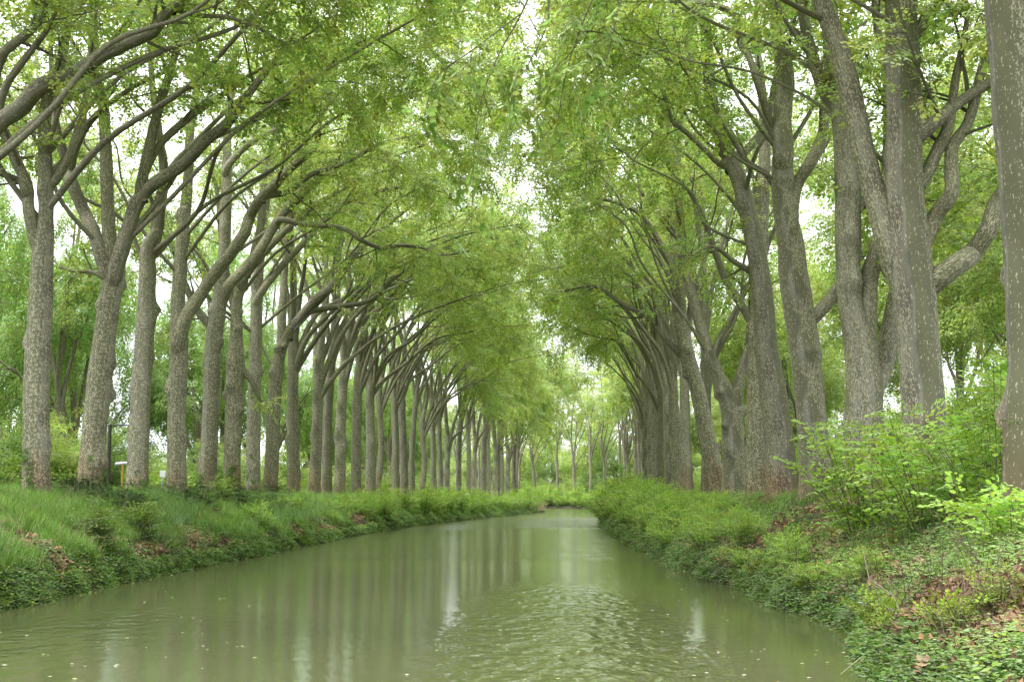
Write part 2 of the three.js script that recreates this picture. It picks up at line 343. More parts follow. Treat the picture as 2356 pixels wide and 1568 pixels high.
// grows boughs and twigs on the limbs; returns leaf places. mesh(limbIndex) is the MB that takes the wood of that limb
function ramify(limbs, opt, r, mesh, sprays) {
  const { density = 1, twigSides = 3, boughSides = 5, start = 0.22, hang = 0, limit, minLeafY = 4.5, leafScale = 1, twigWood = true } = opt;
  const putSprays = (b, from, gap, size) => {
    const L = b.P.length - 1; let len = 0; for (let i = 0; i < L; i++) len += b.P[i].distanceTo(b.P[i + 1]);
    for (let s = from; s <= 1.001; s += gap / len * (0.6 + 0.8 * r())) {
      const k = Math.min(L - 1, Math.floor(Math.min(0.999, s) * L)), p = V().lerpVectors(b.P[k], b.P[k + 1], clamp(s * L - k)), t = V().subVectors(b.P[k + 1], b.P[k]).normalize();
      if (p.y < minLeafY) continue;
      const dir = t.multiplyScalar(0.7).add(V(r() - 0.5, (r() - 0.55) * 0.8 - hang * 0.8, r() - 0.5).multiplyScalar(1.5));
      if (dir.lengthSq() < 0.05) dir.set(1, 0, 0);
      sprays.push(basis(p, dir, V((r() - 0.5) * 0.8, 1, (r() - 0.5) * 0.8), size * (0.7 + 0.6 * r()) * leafScale));
    }
  };
  limbs.forEach((limb, li) => {
    const mb = mesh(li);
    let len = 0; for (let i = 0; i < limb.P.length - 1; i++) len += limb.P[i].distanceTo(limb.P[i + 1]);
    let az = r() * 6.28;
    for (let s = limb.start ?? start; s < 1; s += (0.42 + 0.34 * r()) / len / density * (limb.gap ?? 1)) {
      az += 2.4 + r() * 0.7;
      const n = limb.P.length - 1, rp = lerp(limb.R[Math.floor(s * n)], limb.R[Math.min(n, Math.floor(s * n) + 1)], 0.5);
      const bl = (limb.bl ?? 3.6) * (0.55 + 0.7 * r()) * (1 - 0.45 * s);
      const b = branchFrom(limb, s, bl, clamp(rp * 0.42, 0.022, 0.075) * (0.7 + 0.5 * r()), 0.65 + 0.55 * r(), r,
        { azimuth: az, pull: 0, step: 0.38, wiggle: 0.36, tropism: hang ? -0.16 * hang : 0.05, sag: 1.9, limit });
      mb.tube(b.P, b.R, boughSides, { tint: () => [0.72, 0.7, 0.62], cap: false });
      const m = Math.max(2, Math.round(bl / 0.55 * Math.min(1.25, density)));
      let a2 = r() * 6;
      for (let k = 0; k < m; k++) {
        const s2 = 0.18 + 0.8 * (k + r()) / m, tl = (0.7 + 0.95 * r()) * (1.15 - 0.4 * s2) * (hang ? 1.5 : 1);
        a2 += 2.4 + r();
        const t = branchFrom(b, Math.min(0.98, s2), tl, 0.014, 0.6 + 0.6 * r(), r, { azimuth: a2, pull: 0, step: 0.3, wiggle: 0.5, tropism: hang ? -0.4 * hang : -0.01, sag: 1.5 });
        if (twigWood) mb.tube(t.P, t.R, twigSides, { tint: () => [0.6, 0.56, 0.48], cap: false });
        putSprays(t, 0.2, 0.3 / density, 1);
      }
      putSprays(b, 0.5, 0.3 / density, 1);
    }
    if (limb.tip !== false) putSprays(limb, 0.7, 0.4 / density, 1);
  });
}
function leafColors(n, r, base = 1, vary = 0.22, yellow = 0.15) {
  const out = [];
  for (let i = 0; i < n; i++) { const b = base * (1 - vary + 2 * vary * r()), y = 1 + yellow * (r() - 0.5) * 2; out.push(new THREE.Color().setRGB(b * y, b, b * (1 + 0.3 * (r() - 0.5)))); }
  return out;
}
// trunk surface: root flare, burrs, slight fluting; redder and darker at the foot
function trunkPiece(mb, path, r, { sides = 22, knobs = 7, flare = 0.75, red = 0.7, height, knobFrom = 1.6 } = {}) {
  const K = []; for (let i = 0; i < knobs; i++) K.push([knobFrom + r() * (height - knobFrom), r() * 6.28, 0.22 + 0.36 * r(), 0.12 + 0.17 * r()]);
  const ph = r() * 6, lobes = 4 + Math.floor(r() * 3), s1 = Math.floor(r() * 1000), y0 = path.P[0].y;
  const hl = 1.4 + 1.8 * r();
  mb.tube(path.P, path.R, sides, {
    uOff: r() * 3,
    disp: (i, a, p) => {
      const h = p.y - y0, rad = path.R[i];
      let f = 1 + flare * Math.exp(-h / 0.5) * (0.75 + 0.5 * Math.cos(a * lobes + ph)) + 0.04 * Math.cos(a * 3 + ph + h * 0.5) + 0.1 * (noise2(a * 2 + 20, h * 1.3, s1, 0, 0) - 0.5) * Math.sin(a / 2);
      for (const [kh, ka, amp, w] of K) { let da = Math.abs(a - ka); da = Math.min(da, 6.283 - da); const e = (da * rad / w) ** 2 + ((h - kh) / (w * (h > kh ? 1.5 : 0.75))) ** 2; if (e < 6) f += amp * Math.exp(-e); }
      return f;
    },
    tint: (i, a, p) => {
      const h = p.y - y0, n = noise2(a * 1.5, h * 1.2, s1 + 3), k = red * (1 - smooth(hl * 0.35, hl, h + (n - 0.5) * 1.4));
      const g = 0.9 + 0.2 * noise2(Math.cos(a) * 2 + 9, Math.sin(a) * 2 + h * 0.4, s1 + 8);
      return [lerp(1, 0.95, k) * g, lerp(1, 0.7, k) * g, lerp(1, 0.6, k) * g];
    },
  });
}
function makeTree(name, base, spec, r) {
  // spec: trunk {P,R} (local), limbs [{P,R,...}], label ...
  const root = thing(name, base, spec.label, 'tree', spec.group);
  const mat = BARK[spec.bark ?? 0], tm = new MB();
  trunkPiece(tm, spec.trunk, r, { height: spec.trunk.P[spec.trunk.P.length - 1].y - spec.trunk.P[0].y, knobs: spec.knobs ?? 7, sides: spec.sides ?? 30, red: spec.red ?? 0.7 });
  part('trunk', tm.build(), mat, root);
  const sprays = [], meshes = spec.limbs.map(() => new MB());
  spec.limbs.forEach((l, i) => {
    const s = Math.floor(r() * 999);
    meshes[i].tube(l.P, l.R, spec.limbSides ?? 12, { uOff: r() * 3, disp: (k, a, p) => 1 + 0.12 * (noise2(a * 1.6 + 5, k * 0.7, s) - 0.5) * Math.sin(a / 2) + 0.10 * (noise2(k * 0.6, 4, s + 2) - 0.5), tint: () => [0.97, 0.97, 0.93] });
  });
  ramify(spec.limbs, spec.opt ?? {}, r, (i) => meshes[i], sprays);
  meshes.forEach((m) => part('limb', m.build(), mat, root));
  if (spec.ivy) { // ivy climbing the foot of the trunk
    const im = [], [n, hi, a0] = spec.ivy;
    for (let k = 0; k < n; k++) {
      const h = hi * Math.pow(r(), 1.4), a = a0 + (r() - 0.5) * 2.4 * (1 - 0.6 * h / hi); let j = 0; while (j < spec.trunk.P.length - 1 && spec.trunk.P[j].y < h) j++;
      const p = spec.trunk.P[j], R = spec.trunk.R[j] * (1.04 + 0.5 * Math.exp(-h / 0.38)), o = V(Math.cos(a), 0, Math.sin(a));
      im.push(basis(V(p.x + o.x * R, h, p.z + o.z * R), V(r() - 0.5, r() - 0.3, r() - 0.5), o, 0.5 + 0.4 * r()));
    }
    instanced('ivy', IVY, LEAF_IVY, im, leafColors(n, r, 1, 0.3), root);
  }
  if (spec.open !== undefined) { // the two rows do not quite meet over the water
    const ry = spec.turn ?? 0; for (let k = sprays.length - 1; k >= 0; k--) { const e = sprays[k].elements, x = base.x + e[12] * Math.cos(ry) + e[14] * Math.sin(ry); if (Math.abs(x + 0.5) < (spec.open + (spec.vee ?? 0) * Math.max(0, e[13] - 16)) * (0.75 + 0.5 * r())) sprays.splice(k, 1); }
  }
  const cr = instanced('crown', spec.leafGeometry ?? SPRAY[Math.floor(r() * 4)], spec.leaf ?? LEAF, sprays, leafColors(sprays.length, r, spec.leafTone ?? 1), root);
  root.userData.n = sprays.length;
  return root;
}
// limbs made up from a habit: toward is the +x side
function habit(r, o) {
  const { height = 21, fork = 6.5, r0 = 0.42, reach = 13, n = 4, lean = 0 } = o;
  const wob = (a) => (r() - 0.5) * a;
  const top = fork + 0.5, tp = [[V(0, -0.5, 0), r0 * 1.05], [V(wob(0.1), 1, wob(0.1)), r0], [V(lean * 0.4 + wob(0.25), fork * 0.5, wob(0.25)), r0 * 0.88], [V(lean * 0.8 + wob(0.3), fork, wob(0.3)), r0 * 0.82]];
  const f = tp[3][0];
  // the leader goes on from the trunk
  tp.push([V(f.x + lean * 0.5 + wob(0.8), fork + 3, f.z + wob(0.8)), r0 * 0.55], [V(f.x + lean + wob(1.6), fork + 7, f.z + wob(1.6)), r0 * 0.4], [V(f.x + lean + wob(2.4), height - 3, f.z + wob(2)), r0 * 0.2], [V(f.x + lean + wob(3), height, f.z + wob(2)), 0.03]);
  const whole = spline(tp, 7), cut = 3 * 7 + 3;
  const trunk = { P: whole.P.slice(0, cut + 1), R: whole.R.slice(0, cut + 1) };
  const limbs = [{ P: whole.P.slice(cut), R: whole.R.slice(cut), start: 0.4, bl: 4 }];
  const at_ = (h) => { let k = 0; while (k < trunk.P.length - 1 && trunk.P[k].y < h) k++; return [trunk.P[k].clone(), trunk.R[k]]; };
  for (let i = 0; i < n; i++) {
    const toward = i < Math.ceil(n * 0.5), back = i === n - 1;
    const h = fork + 0.3 - r() * (toward ? 3 : 2), [p, rr] = at_(h);
    const az = toward ? wob(1.1) : back ? Math.PI + wob(0.9) : (r() < 0.5 ? 1 : -1) * (1.3 + wob(0.8));
    const R = toward ? reach * (0.72 + 0.34 * r()) : reach * 0.5 * (0.6 + 0.5 * r()), rise = toward ? lerp(6.5, 12, r()) : lerp(9, 14, r());
    const ca = Math.cos(az), sa = Math.sin(az), pts = [[p.clone(), rr * 0.62]];
    const steps = 6; let zz = 0;
    for (let k = 1; k <= steps; k++) {
      const t = k / steps, x = R * Math.pow(t, 1.3), y = rise * Math.sin(Math.pow(t, 0.85) * 1.42) + wob(0.9);
      zz += wob(0.7);
      pts.push([V(p.x + ca * x - sa * zz, p.y + y, p.z + sa * x * 0.8 + ca * zz), rr * lerp(0.56, 0.06, Math.pow(t, 0.8))]);
    }
    const s = spline(pts, 5); limbs.push({ ...s, start: 0.5 });
    // a fork of the limb
    const j = 2 + Math.floor(r() * 2), q = pts[j], f2 = [[q[0].clone(), q[1] * 0.75]], up = r() < 0.6;
    for (let k = 1; k <= 4; k++) { const t = k / 4; f2.push([V(q[0].x + ca * t * R * 0.4 + wob(0.6), q[0].y + t * (up ? 6.5 : 1.2) + wob(0.6), q[0].z + sa * t * R * 0.35 + wob(1.4) + (i % 2 ? 1 : -1) * t * 1.6), q[1] * lerp(0.7, 0.08, t)]); }
    limbs.push({ ...spline(f2, 4), start: 0.35, bl: 3.2 });
  }
  return { trunk, limbs };
}
const ORD = ['first', 'second', 'third', 'fourth', 'fifth', 'sixth', 'seventh', 'eighth', 'ninth', 'tenth', 'eleventh', 'twelfth', 'thirteenth', 'fourteenth', 'fifteenth', 'sixteenth'];

// a tree measured in the photograph: each path is [px, py, width in px, depth offset] at the tree's own depth d
function measured(name, d, baseX, trunkPx, limbsPx, extra) {
  const bx = baseX, base = V(bx, 0, -d); base.y = ground(bx, d) - 0.05;
  const r = rng(extra.seed);
  const conv = ([x, y, w, dz = 0]) => [at(x, y, d + dz).sub(base), w * d / F / 2];
  const tp = trunkPx.map(conv); tp.unshift([V(tp[0][0].x * 0.9, -0.4, tp[0][0].z), tp[0][1] * 1.03]);
  const trunk = spline(tp, 12);
  const roots = [trunk];
  const limbs = limbsPx.map((l) => {
    const pts = l.p.map(conv);
    { // root the limb in the wood it leaves
      let best = null, bd = 9; for (const c of roots) c.P.forEach((q, k) => { const dd = q.distanceTo(pts[0][0]) + Math.max(0, q.y - pts[0][0].y) * 1.5; if (dd < bd) { bd = dd; best = [q, c.R[k]]; } });
      if (best) { const q = best[0].clone(); if (q.y > pts[0][0].y - pts[0][1] * 1.2) q.y -= pts[0][1] * 1.6; pts[0][0].lerp(best[0], 0.35); pts.unshift([q, Math.min(best[1] * 0.82, pts[0][1])]); }
    }
    if (l.ext) { // carries on beyond the frame in the direction it has, thinning out
      const a = pts[pts.length - 1], b = pts[pts.length - 2], dir = V().subVectors(a[0], b[0]).normalize();
      for (let k = 1; k <= 3; k++) { dir.add(V((r() - 0.5) * 0.4, (r() - 0.4) * 0.3, (r() - 0.5) * 0.5)).normalize(); pts.push([pts[pts.length - 1][0].clone().addScaledVector(dir, l.ext / 3), a[1] * (1 - k / 3.3)]); }
    }
    for (let i = 1; i < pts.length; i++) pts[i][0].z += (r() - 0.5) * 0.5;
    const made = { ...spline(pts, 5), start: Math.max(0.42, l.start ?? 0.42), bl: l.bl ?? 3.4, gap: l.gap ?? 1 };
    roots.push(made); return made;
  });
  if (extra.auto) limbs.push(...extra.auto(r, trunk));
  return makeTree(name, base, { trunk, limbs, open: d < 45 ? 0.8 : d < 75 ? 0.45 : 0.3, vee: d < 46 ? 0.6 : 0, ...extra }, r);
}
// further limbs, guessed: from the trunk's height h (local) towards azimuth az (0 = +x), reaching R and rising
const guess = (list) => (r, trunk) => list.map(([h, az, R, rise, w0, sag = 1.45]) => {
  const w = w0 * 0.72;
  let k = 0; while (k < trunk.P.length - 1 && trunk.P[k].y < h) k++;
  const p = trunk.P[k], pts = [[p.clone(), w / 2]], ca = Math.cos(az), sa = Math.sin(az);
  for (let i = 1; i <= 6; i++) { const t = i / 6; pts.push([V(p.x + ca * R * t + (r() - 0.5) * 1.1, p.y + rise * Math.sin(t * sag) / Math.sin(Math.min(1.57, sag)) + (r() - 0.5) * 0.9, p.z + sa * R * t + (r() - 0.5) * 1.3), w / 2 * lerp(0.95, 0.12, t)]); }
  return { ...spline(pts, 5), start: 0.5 };
});

// ---- left row, near trees
const LX = -15.4;
const leftX = (d) => leftSmooth(d) - 4.3;
measured('plane_tree', 40.7, LX, [[82, 1140, 60], [84, 900, 59], [92, 720, 57], [96, 600, 52], [104, 500, 36], [104, 420, 34], [102, 360, 33]],
  [{ p: [[102, 360, 33], [97, 272, 31], [108, 219, 28], [135, 170, 25], [155, 60, 20], [165, 0, 17]], ext: 4, start: 0.3 },
   { p: [[90, 590, 34], [79, 540, 30], [70, 483, 29], [58, 423, 28], [37, 371, 27], [5, 300, 24], [-40, 220, 18], [-70, 120, 12]], ext: 3, start: 0.4 },
   { p: [[62, 440, 22], [39, 413, 16], [0, 400, 14], [-60, 380, 9]], start: 0.4 },
   { p: [[104, 440, 24], [130, 410, 22], [165, 360, 18], [190, 250, 15], [215, 120, 11], [225, 20, 8]], ext: 3 }],
  { seed: 101, ivy: [46, 1.6, 2.2], bark: 0, auto: guess([[9, 0.35, 15.5, 8, 0.34], [11, -0.1, 14.5, 9, 0.26], [12, 0.6, 10, 8, 0.22], [8.5, 2.6, 8, 8, 0.3], [10, -1.2, 6, 8, 0.24]]), label: 'leftmost full trunk of the left row, grey plane forking into two upright stems', knobs: 5 });
measured('plane_tree', 46.5, LX + 0.1, [[206, 1140, 58], [216, 1000, 56], [230, 850, 55], [246, 720, 50], [258, 640, 50], [256, 590, 34]],
  [{ p: [[256, 600, 34], [252, 519, 31], [250, 430, 30], [243, 325, 29], [232, 237, 26], [216, 150, 22], [210, 60, 17], [205, -30, 12]], ext: 3, start: 0.5 },
   { p: [[246, 625, 38], [222, 543, 32], [190, 483, 30], [168, 425, 29], [152, 381, 25], [135, 300, 20], [120, 200, 15], [112, 80, 10]], ext: 2, start: 0.5 },
   { p: [[158, 400, 20], [178, 345, 18], [206, 282, 16], [260, 235, 13], [320, 190, 9], [400, 165, 5]], start: 0.5 },
   { p: [[272, 630, 42], [292, 536, 37], [311, 466, 35], [340, 430, 31], [380, 402, 30], [423, 371, 29], [475, 325, 28], [521, 293, 25], [549, 254, 21], [590, 200, 19], [640, 130, 15], [700, 55, 12], [750, -10, 9]], ext: 3, start: 0.55 },
   { p: [[316, 440, 28], [338, 367, 27], [356, 290, 25], [377, 219, 22], [400, 140, 18], [420, 40, 14]], ext: 4 },
   { p: [[331, 395, 22], [363, 335, 19], [423, 279, 18], [475, 237, 15], [528, 209, 12], [600, 160, 8], [680, 140, 5]], start: 0.4 },
   { p: [[240, 640, 18], [212, 626, 12], [170, 622, 9], [130, 612, 6]], start: 0.5, bl: 2 }],
  { seed: 102, ivy: [40, 1.9, 0.9], bark: 0, auto: guess([[10, 2.4, 8, 8, 0.28], [10, -0.5, 10, 9, 0.3], [10, 0.1, 15.5, 10, 0.28]]), label: 'plane tree left row, second from left, opening into three thick limbs at a knotted fork', knobs: 9 });
measured('plane_tree', 51.5, LX - 0.2, [[314, 1140, 50], [322, 950, 46], [334, 740, 42], [338, 640, 40], [340, 570, 36], [362, 530, 27]],
  [{ p: [[360, 545, 26], [370, 466, 25], [373, 395, 23], [368, 300, 19], [352, 180, 15], [350, 60, 11]], ext: 3, start: 0.35 },
   { p: [[338, 600, 24], [350, 530, 18], [352, 480, 12], [346, 448, 8]], start: 0.5, bl: 2 },
   { p: [[372, 430, 18], [400, 380, 16], [440, 330, 14], [500, 280, 11], [560, 215, 8]], ext: 3 }],
  { seed: 103, ivy: [22, 1.2, 1.0], bark: 1, auto: guess([[9.5, 0.5, 14, 8, 0.3], [9, 2.8, 8, 7, 0.26], [9.2, -0.2, 15.5, 9, 0.3]]), label: 'pale flaky plane trunk of the left row, third from left, behind the dark lamp post', knobs: 8 });
measured('plane_tree', 56.5, LX - 0.4, [[404, 1140, 44], [406, 950, 41], [412, 800, 43], [409, 700, 33], [415, 600, 30], [422, 480, 27]],
  [{ p: [[422, 490, 27], [432, 400, 24], [440, 300, 20], [455, 180, 15], [460, 60, 11]], ext: 3 },
   { p: [[414, 790, 38], [430, 730, 32], [458, 677, 31], [493, 628, 30], [535, 578, 29], [564, 536, 29], [570, 501, 27], [599, 462, 25], [634, 427, 23], [669, 388, 21], [704, 360, 19], [726, 325, 16], [735, 280, 13], [760, 200, 10]], ext: 4, start: 0.5 },
   { p: [[610, 455, 18], [660, 440, 14], [720, 400, 12], [790, 380, 10], [880, 330, 7]], start: 0.3 }],
  { seed: 104, bark: 0, auto: guess([[10, 0.4, 14, 9, 0.26], [9.5, 2.7, 8, 8, 0.26], [11, -0.1, 15.5, 10, 0.24]]), label: 'left row plane with white flaked left side and one long limb arching over the canal', knobs: 6 });
measured('plane_tree', 61.8, LX - 0.4, [[474, 1140, 40], [484, 950, 38], [492, 780, 40], [506, 690, 34], [516, 571, 28], [519, 466, 27]],
  [{ p: [[519, 470, 27], [521, 378, 24], [525, 280, 19], [540, 150, 14], [540, 40, 10]], ext: 3 },
   { p: [[490, 760, 24], [455, 715, 18], [420, 640, 14], [390, 540, 9]], start: 0.4 },
   { p: [[505, 700, 28], [528, 659, 27], [564, 617, 25], [599, 571, 24], [627, 522, 22], [669, 466, 20], [722, 413, 17], [757, 378, 14], [806, 364, 11], [870, 330, 8], [950, 310, 5]], ext: 2, start: 0.45 },
   { p: [[521, 390, 18], [564, 339, 16], [599, 314, 14], [651, 286, 11], [700, 230, 7]], start: 0.3 },
   { p: [[645, 505, 15], [700, 517, 13], [765, 519, 12], [800, 530, 11], [830, 552, 11], [878, 570, 10], [920, 565, 9], [965, 570, 8], [1010, 585, 6], [1080, 578, 4]], start: 0.45, bl: 2 }],
  { seed: 105, ivy: [34, 1.3, 2.2], bark: 1, auto: guess([[9.5, 2.9, 8, 8, 0.26], [11, 0.1, 15, 11, 0.26]]), label: 'left row plane, fifth from left, a long wavy bough reaching out level over the water', knobs: 6 });
measured('plane_tree', 67, LX - 0.3, [[532, 1140, 40], [536, 1000, 38], [540, 880, 40], [541, 830, 44], [543, 760, 28], [545, 690, 26], [560, 640, 24]],
  [{ p: [[556, 650, 24], [580, 600, 22], [600, 520, 20], [610, 400, 15], [640, 280, 10]], ext: 3 },
   { p: [[552, 850, 22], [575, 870, 15], [590, 905, 10], [600, 925, 6]], start: 0.9, bl: 1 },
   { p: [[544, 740, 18], [528, 660, 17], [512, 560, 14], [500, 440, 10]], ext: 3 },
   { p: [[570, 625, 17], [630, 560, 16], [690, 500, 14], [760, 450, 11], [850, 400, 8], [940, 380, 4]] }],
  { seed: 106, ivy: [60, 1.7, 1.3], bark: 0, red: 1, auto: guess([[10, 0.2, 15, 9, 0.26], [9, 2.6, 7, 7, 0.24], [11, -0.3, 12, 11, 0.24]]), label: 'left row plane, sixth from left, swollen burr ring at mid trunk and reddish foot', knobs: 12 });
measured('plane_tree', 72, LX - 0.3, [[580, 1140, 34], [584, 950, 31], [588, 800, 29], [592, 650, 25], [600, 560, 22]],
  [{ p: [[600, 570, 22], [612, 480, 20], [625, 360, 16], [640, 240, 11]], ext: 4 },
   { p: [[592, 690, 20], [640, 620, 18], [700, 560, 16], [770, 480, 13], [860, 440, 10], [960, 420, 6]] }],
  { seed: 107, ivy: [30, 2.4, 1.2], bark: 1, auto: guess([[9, 0.3, 15, 9, 0.24], [11, -0.1, 13, 12, 0.22], [8.5, 2.9, 8, 7, 0.24]]), label: 'left row plane, seventh trunk from left, thickly flecked with cream bark', knobs: 6 });
measured('plane_tree', 77, LX - 0.2, [[622, 1140, 33], [628, 1000, 32], [634, 880, 31], [646, 800, 28], [668, 755, 25]],
  [{ p: [[664, 762, 25], [690, 730, 24], [725, 690, 22], [765, 655, 20], [800, 600, 17], [840, 560, 14], [890, 520, 10], [950, 470, 7]], ext: 3, start: 0.35 },
   { p: [[646, 800, 22], [650, 720, 20], [655, 620, 17], [660, 520, 13], [668, 400, 9]], ext: 4 },
   { p: [[700, 720, 15], [770, 705, 13], [850, 690, 11], [905, 640, 9], [960, 605, 6]], start: 0.3 }],
  { seed: 108, bark: 0, auto: guess([[7, 2.8, 8, 8, 0.24], [9, 0.1, 14, 13, 0.22]]), label: 'left row plane, eighth from left, whole stem bending out toward the canal', knobs: 6 });

// ---- left row, trees grown from a habit
let leftCount = 8;
const gapLimit = (rx) => (p) => Math.max(0, Math.abs(p.x) - rx);
{
  const r = rng(400);
  for (let d = 82; d < 112; d += 5) {
    const x = leftX(d) + (r() - 0.5) * 0.6, base = V(x, ground(x, d) - 0.05, -d);
    const h = habit(r, { height: 25 + 3 * r(), fork: 8 + 2.6 * r(), r0: 0.36 + 0.08 * r(), reach: 15, n: 6, lean: 0.6 * (r() - 0.4) });
    makeTree('plane_tree', base, { ...h, bark: (leftCount) % 2, limbSides: 8, sides: 22, knobs: 9, red: 0.5 + 0.5 * r(), opt: { density: 0.75, minLeafY: 7.5 },
      label: `plane tree of the left row, ${ORD[leftCount]} trunk counted from the left edge` }, r);
    leftCount++;
  }
}
// ---- variants for the far trees, cloned
function farRow(list, seed, reach, turn, label, group) {
  const protos = {};
  list.forEach(([x, d, open], i) => {
    const k = (open ? 10 : 0) + i % (open ? 3 : 4), r = rng(900 + i * 7 + seed), y = ground(x, d) - 0.05;
    let o = protos[k];
    if (!o) {
      const rr = rng(seed + k), h = habit(rr, { height: 25 + 4 * rr(), fork: 7 + 2.8 * rr(), r0: 0.27 + 0.12 * rr(), reach: open ? reach * 0.5 : reach, n: 5, lean: 0.9 * (rr() - 0.4) });
      o = protos[k] = makeTree('plane_tree', V(x, y, -d), { ...h, bark: k % 2, limbSides: 7, sides: 16, knobs: 10, red: 0.8, opt: { density: 0.42, boughSides: 4, leafScale: 0.95, minLeafY: open ? 4 : 7.5, hang: open ? 0.3 : 0, twigWood: d < 130 }, leafGeometry: CLUMP[k % 3] }, rr);
    } else { o = o.clone(); o.name = numbered('plane_tree'); scene.add(o); }
    tag(o, label(i), 'tree', group(i));
    o.position.set(x, y, -d); o.rotation.y = turn + (r() - 0.5) * 0.7; o.scale.set(0.82 + 0.3 * r(), 0.92 + 0.2 * r(), 0.85 + 0.25 * r());
  });
}
{
  const r = rng(77), list = [];
  for (let d = 112; d < 214; d += 4.9) list.push([leftX(d) + (r() - 0.5) * 0.7, d + (r() - 0.5), d > 142 && d < 196]);
  farRow(list, 501, 12.5, 0, (i) => i < 2 ? `plane tree of the left row, ${ORD[14 + i]} trunk counted from the left edge` : 'slender trunk among the crowded far planes of the left towpath row', (i) => i < 2 ? undefined : 'far plane trees of the left row');
}

// ---- right row, near trees
measured('plane_tree', 24, 8.95, [[2376, 1060, 128], [2384, 800, 126], [2378, 600, 124], [2356, 300, 126], [2330, 20, 122], [2312, -150, 96]],
  [{ p: [[2312, -140, 96], [2290, -300, 74], [2270, -500, 56], [2240, -700, 40]], ext: 5, start: 0.2 },
   { p: [[2320, -60, 70], [2400, -260, 60], [2520, -420, 40]], ext: 4 }],
  { seed: 201, bark: 0, auto: guess([[9.5, 3.0, 7.5, 6, 0.34], [10, 1.4, 7, 8, 0.3], [9.8, 2.2, 8, 8, 0.3], [11, 3.5, 8.5, 5, 0.24], [12, 2.7, 8.5, 8, 0.24]]), sides: 30, label: 'nearest plane trunk, cut off by the right edge of the photo', knobs: 5 });
measured('plane_tree', 30, 8.6, [[2138, 1120, 104], [2128, 950, 98], [2116, 800, 95], [2106, 680, 98], [2092, 560, 100], [2082, 440, 84], [2079, 300, 80], [2076, 150, 78], [2072, 20, 74]],
  [{ p: [[2072, 30, 74], [2066, -120, 60], [2080, -300, 42], [2070, -480, 26]], ext: 3, start: 0.1 },
   { p: [[2070, 640, 74, 0.1], [2046, 560, 60, 0.1], [2021, 443, 55], [1990, 332, 54], [1965, 220, 52], [1935, 110, 48], [1893, 0, 42], [1850, -140, 30], [1800, -300, 18]], ext: 3, start: 0.55 },
   { p: [[2140, 560, 50], [2160, 490, 36], [2183, 449, 34], [2189, 387, 32], [2198, 332, 30], [2235, 276, 26], [2260, 150, 20], [2290, 20, 14]], ext: 3, start: 0.35 },
   { p: [[2140, 665, 62], [2165, 634, 52], [2205, 605, 48], [2246, 577, 46], [2274, 527, 44], [2302, 460, 38], [2360, 380, 30], [2440, 300, 22]], ext: 4, start: 0.4 },
   { p: [[2105, 440, 40], [2127, 410, 32], [2160, 348, 30], [2184, 287, 26], [2200, 180, 19], [2220, 40, 12]], ext: 3, start: 0.3 },
   { p: [[2100, 330, 44], [2140, 292, 32], [2200, 240, 28], [2280, 190, 24], [2360, 150, 18]], ext: 4 },
   { p: [[2088, 120, 36], [2120, 60, 30], [2160, 0, 26], [2230, -70, 18]], ext: 4 }],
  { seed: 202, bark: 0, auto: guess([[12, 2.9, 8.5, 5, 0.2], [13, 3.4, 8.5, 6, 0.18], [11, 3.1, 8, 3, 0.16], [12, 3.6, 7, 8, 0.2]]), sides: 30, limbSides: 16, label: 'thick plane with a burr at mid trunk and several limbs, second from the right edge', knobs: 7 });
measured('plane_tree', 36, 8.7, [[1985, 1130, 88], [1984, 1000, 86], [1990, 880, 84], [1975, 780, 66], [1956, 680, 54], [1952, 520, 60], [1952, 400, 62], [1944, 290, 60], [1932, 220, 54]],
  [{ p: [[1932, 225, 54], [1915, 120, 48], [1905, 0, 38], [1890, -150, 26]], ext: 4 },
   { p: [[2002, 860, 54], [1997, 722, 42], [2004, 638, 42], [2021, 566, 42], [2035, 480, 40], [2046, 360, 34], [2040, 200, 24]], ext: 6, start: 0.5 },
   { p: [[2012, 900, 56, 0.4], [2030, 860, 48, 0.5], [2048, 778, 46, 0.6], [2062, 700, 42, 0.7], [2085, 600, 34, 1]], ext: 5, start: 0.5 },
   { p: [[1955, 520, 30], [1990, 460, 20], [2040, 420, 16], [2100, 400, 10]], start: 0.3 },
   { p: [[1938, 260, 40], [1905, 215, 36], [1870, 120, 30], [1846, 20, 25], [1826, -100, 16]], ext: 4, start: 0.3 }],
  { seed: 203, bark: 1, auto: guess([[12.5, 3.2, 8.5, 5, 0.2], [12, 2.8, 8, 9, 0.2], [10, 3.4, 7.5, 4, 0.15]]), sides: 26, limbSides: 14, label: 'right bank plane whose foot splits into three stems behind the leafy shrub', knobs: 8 });
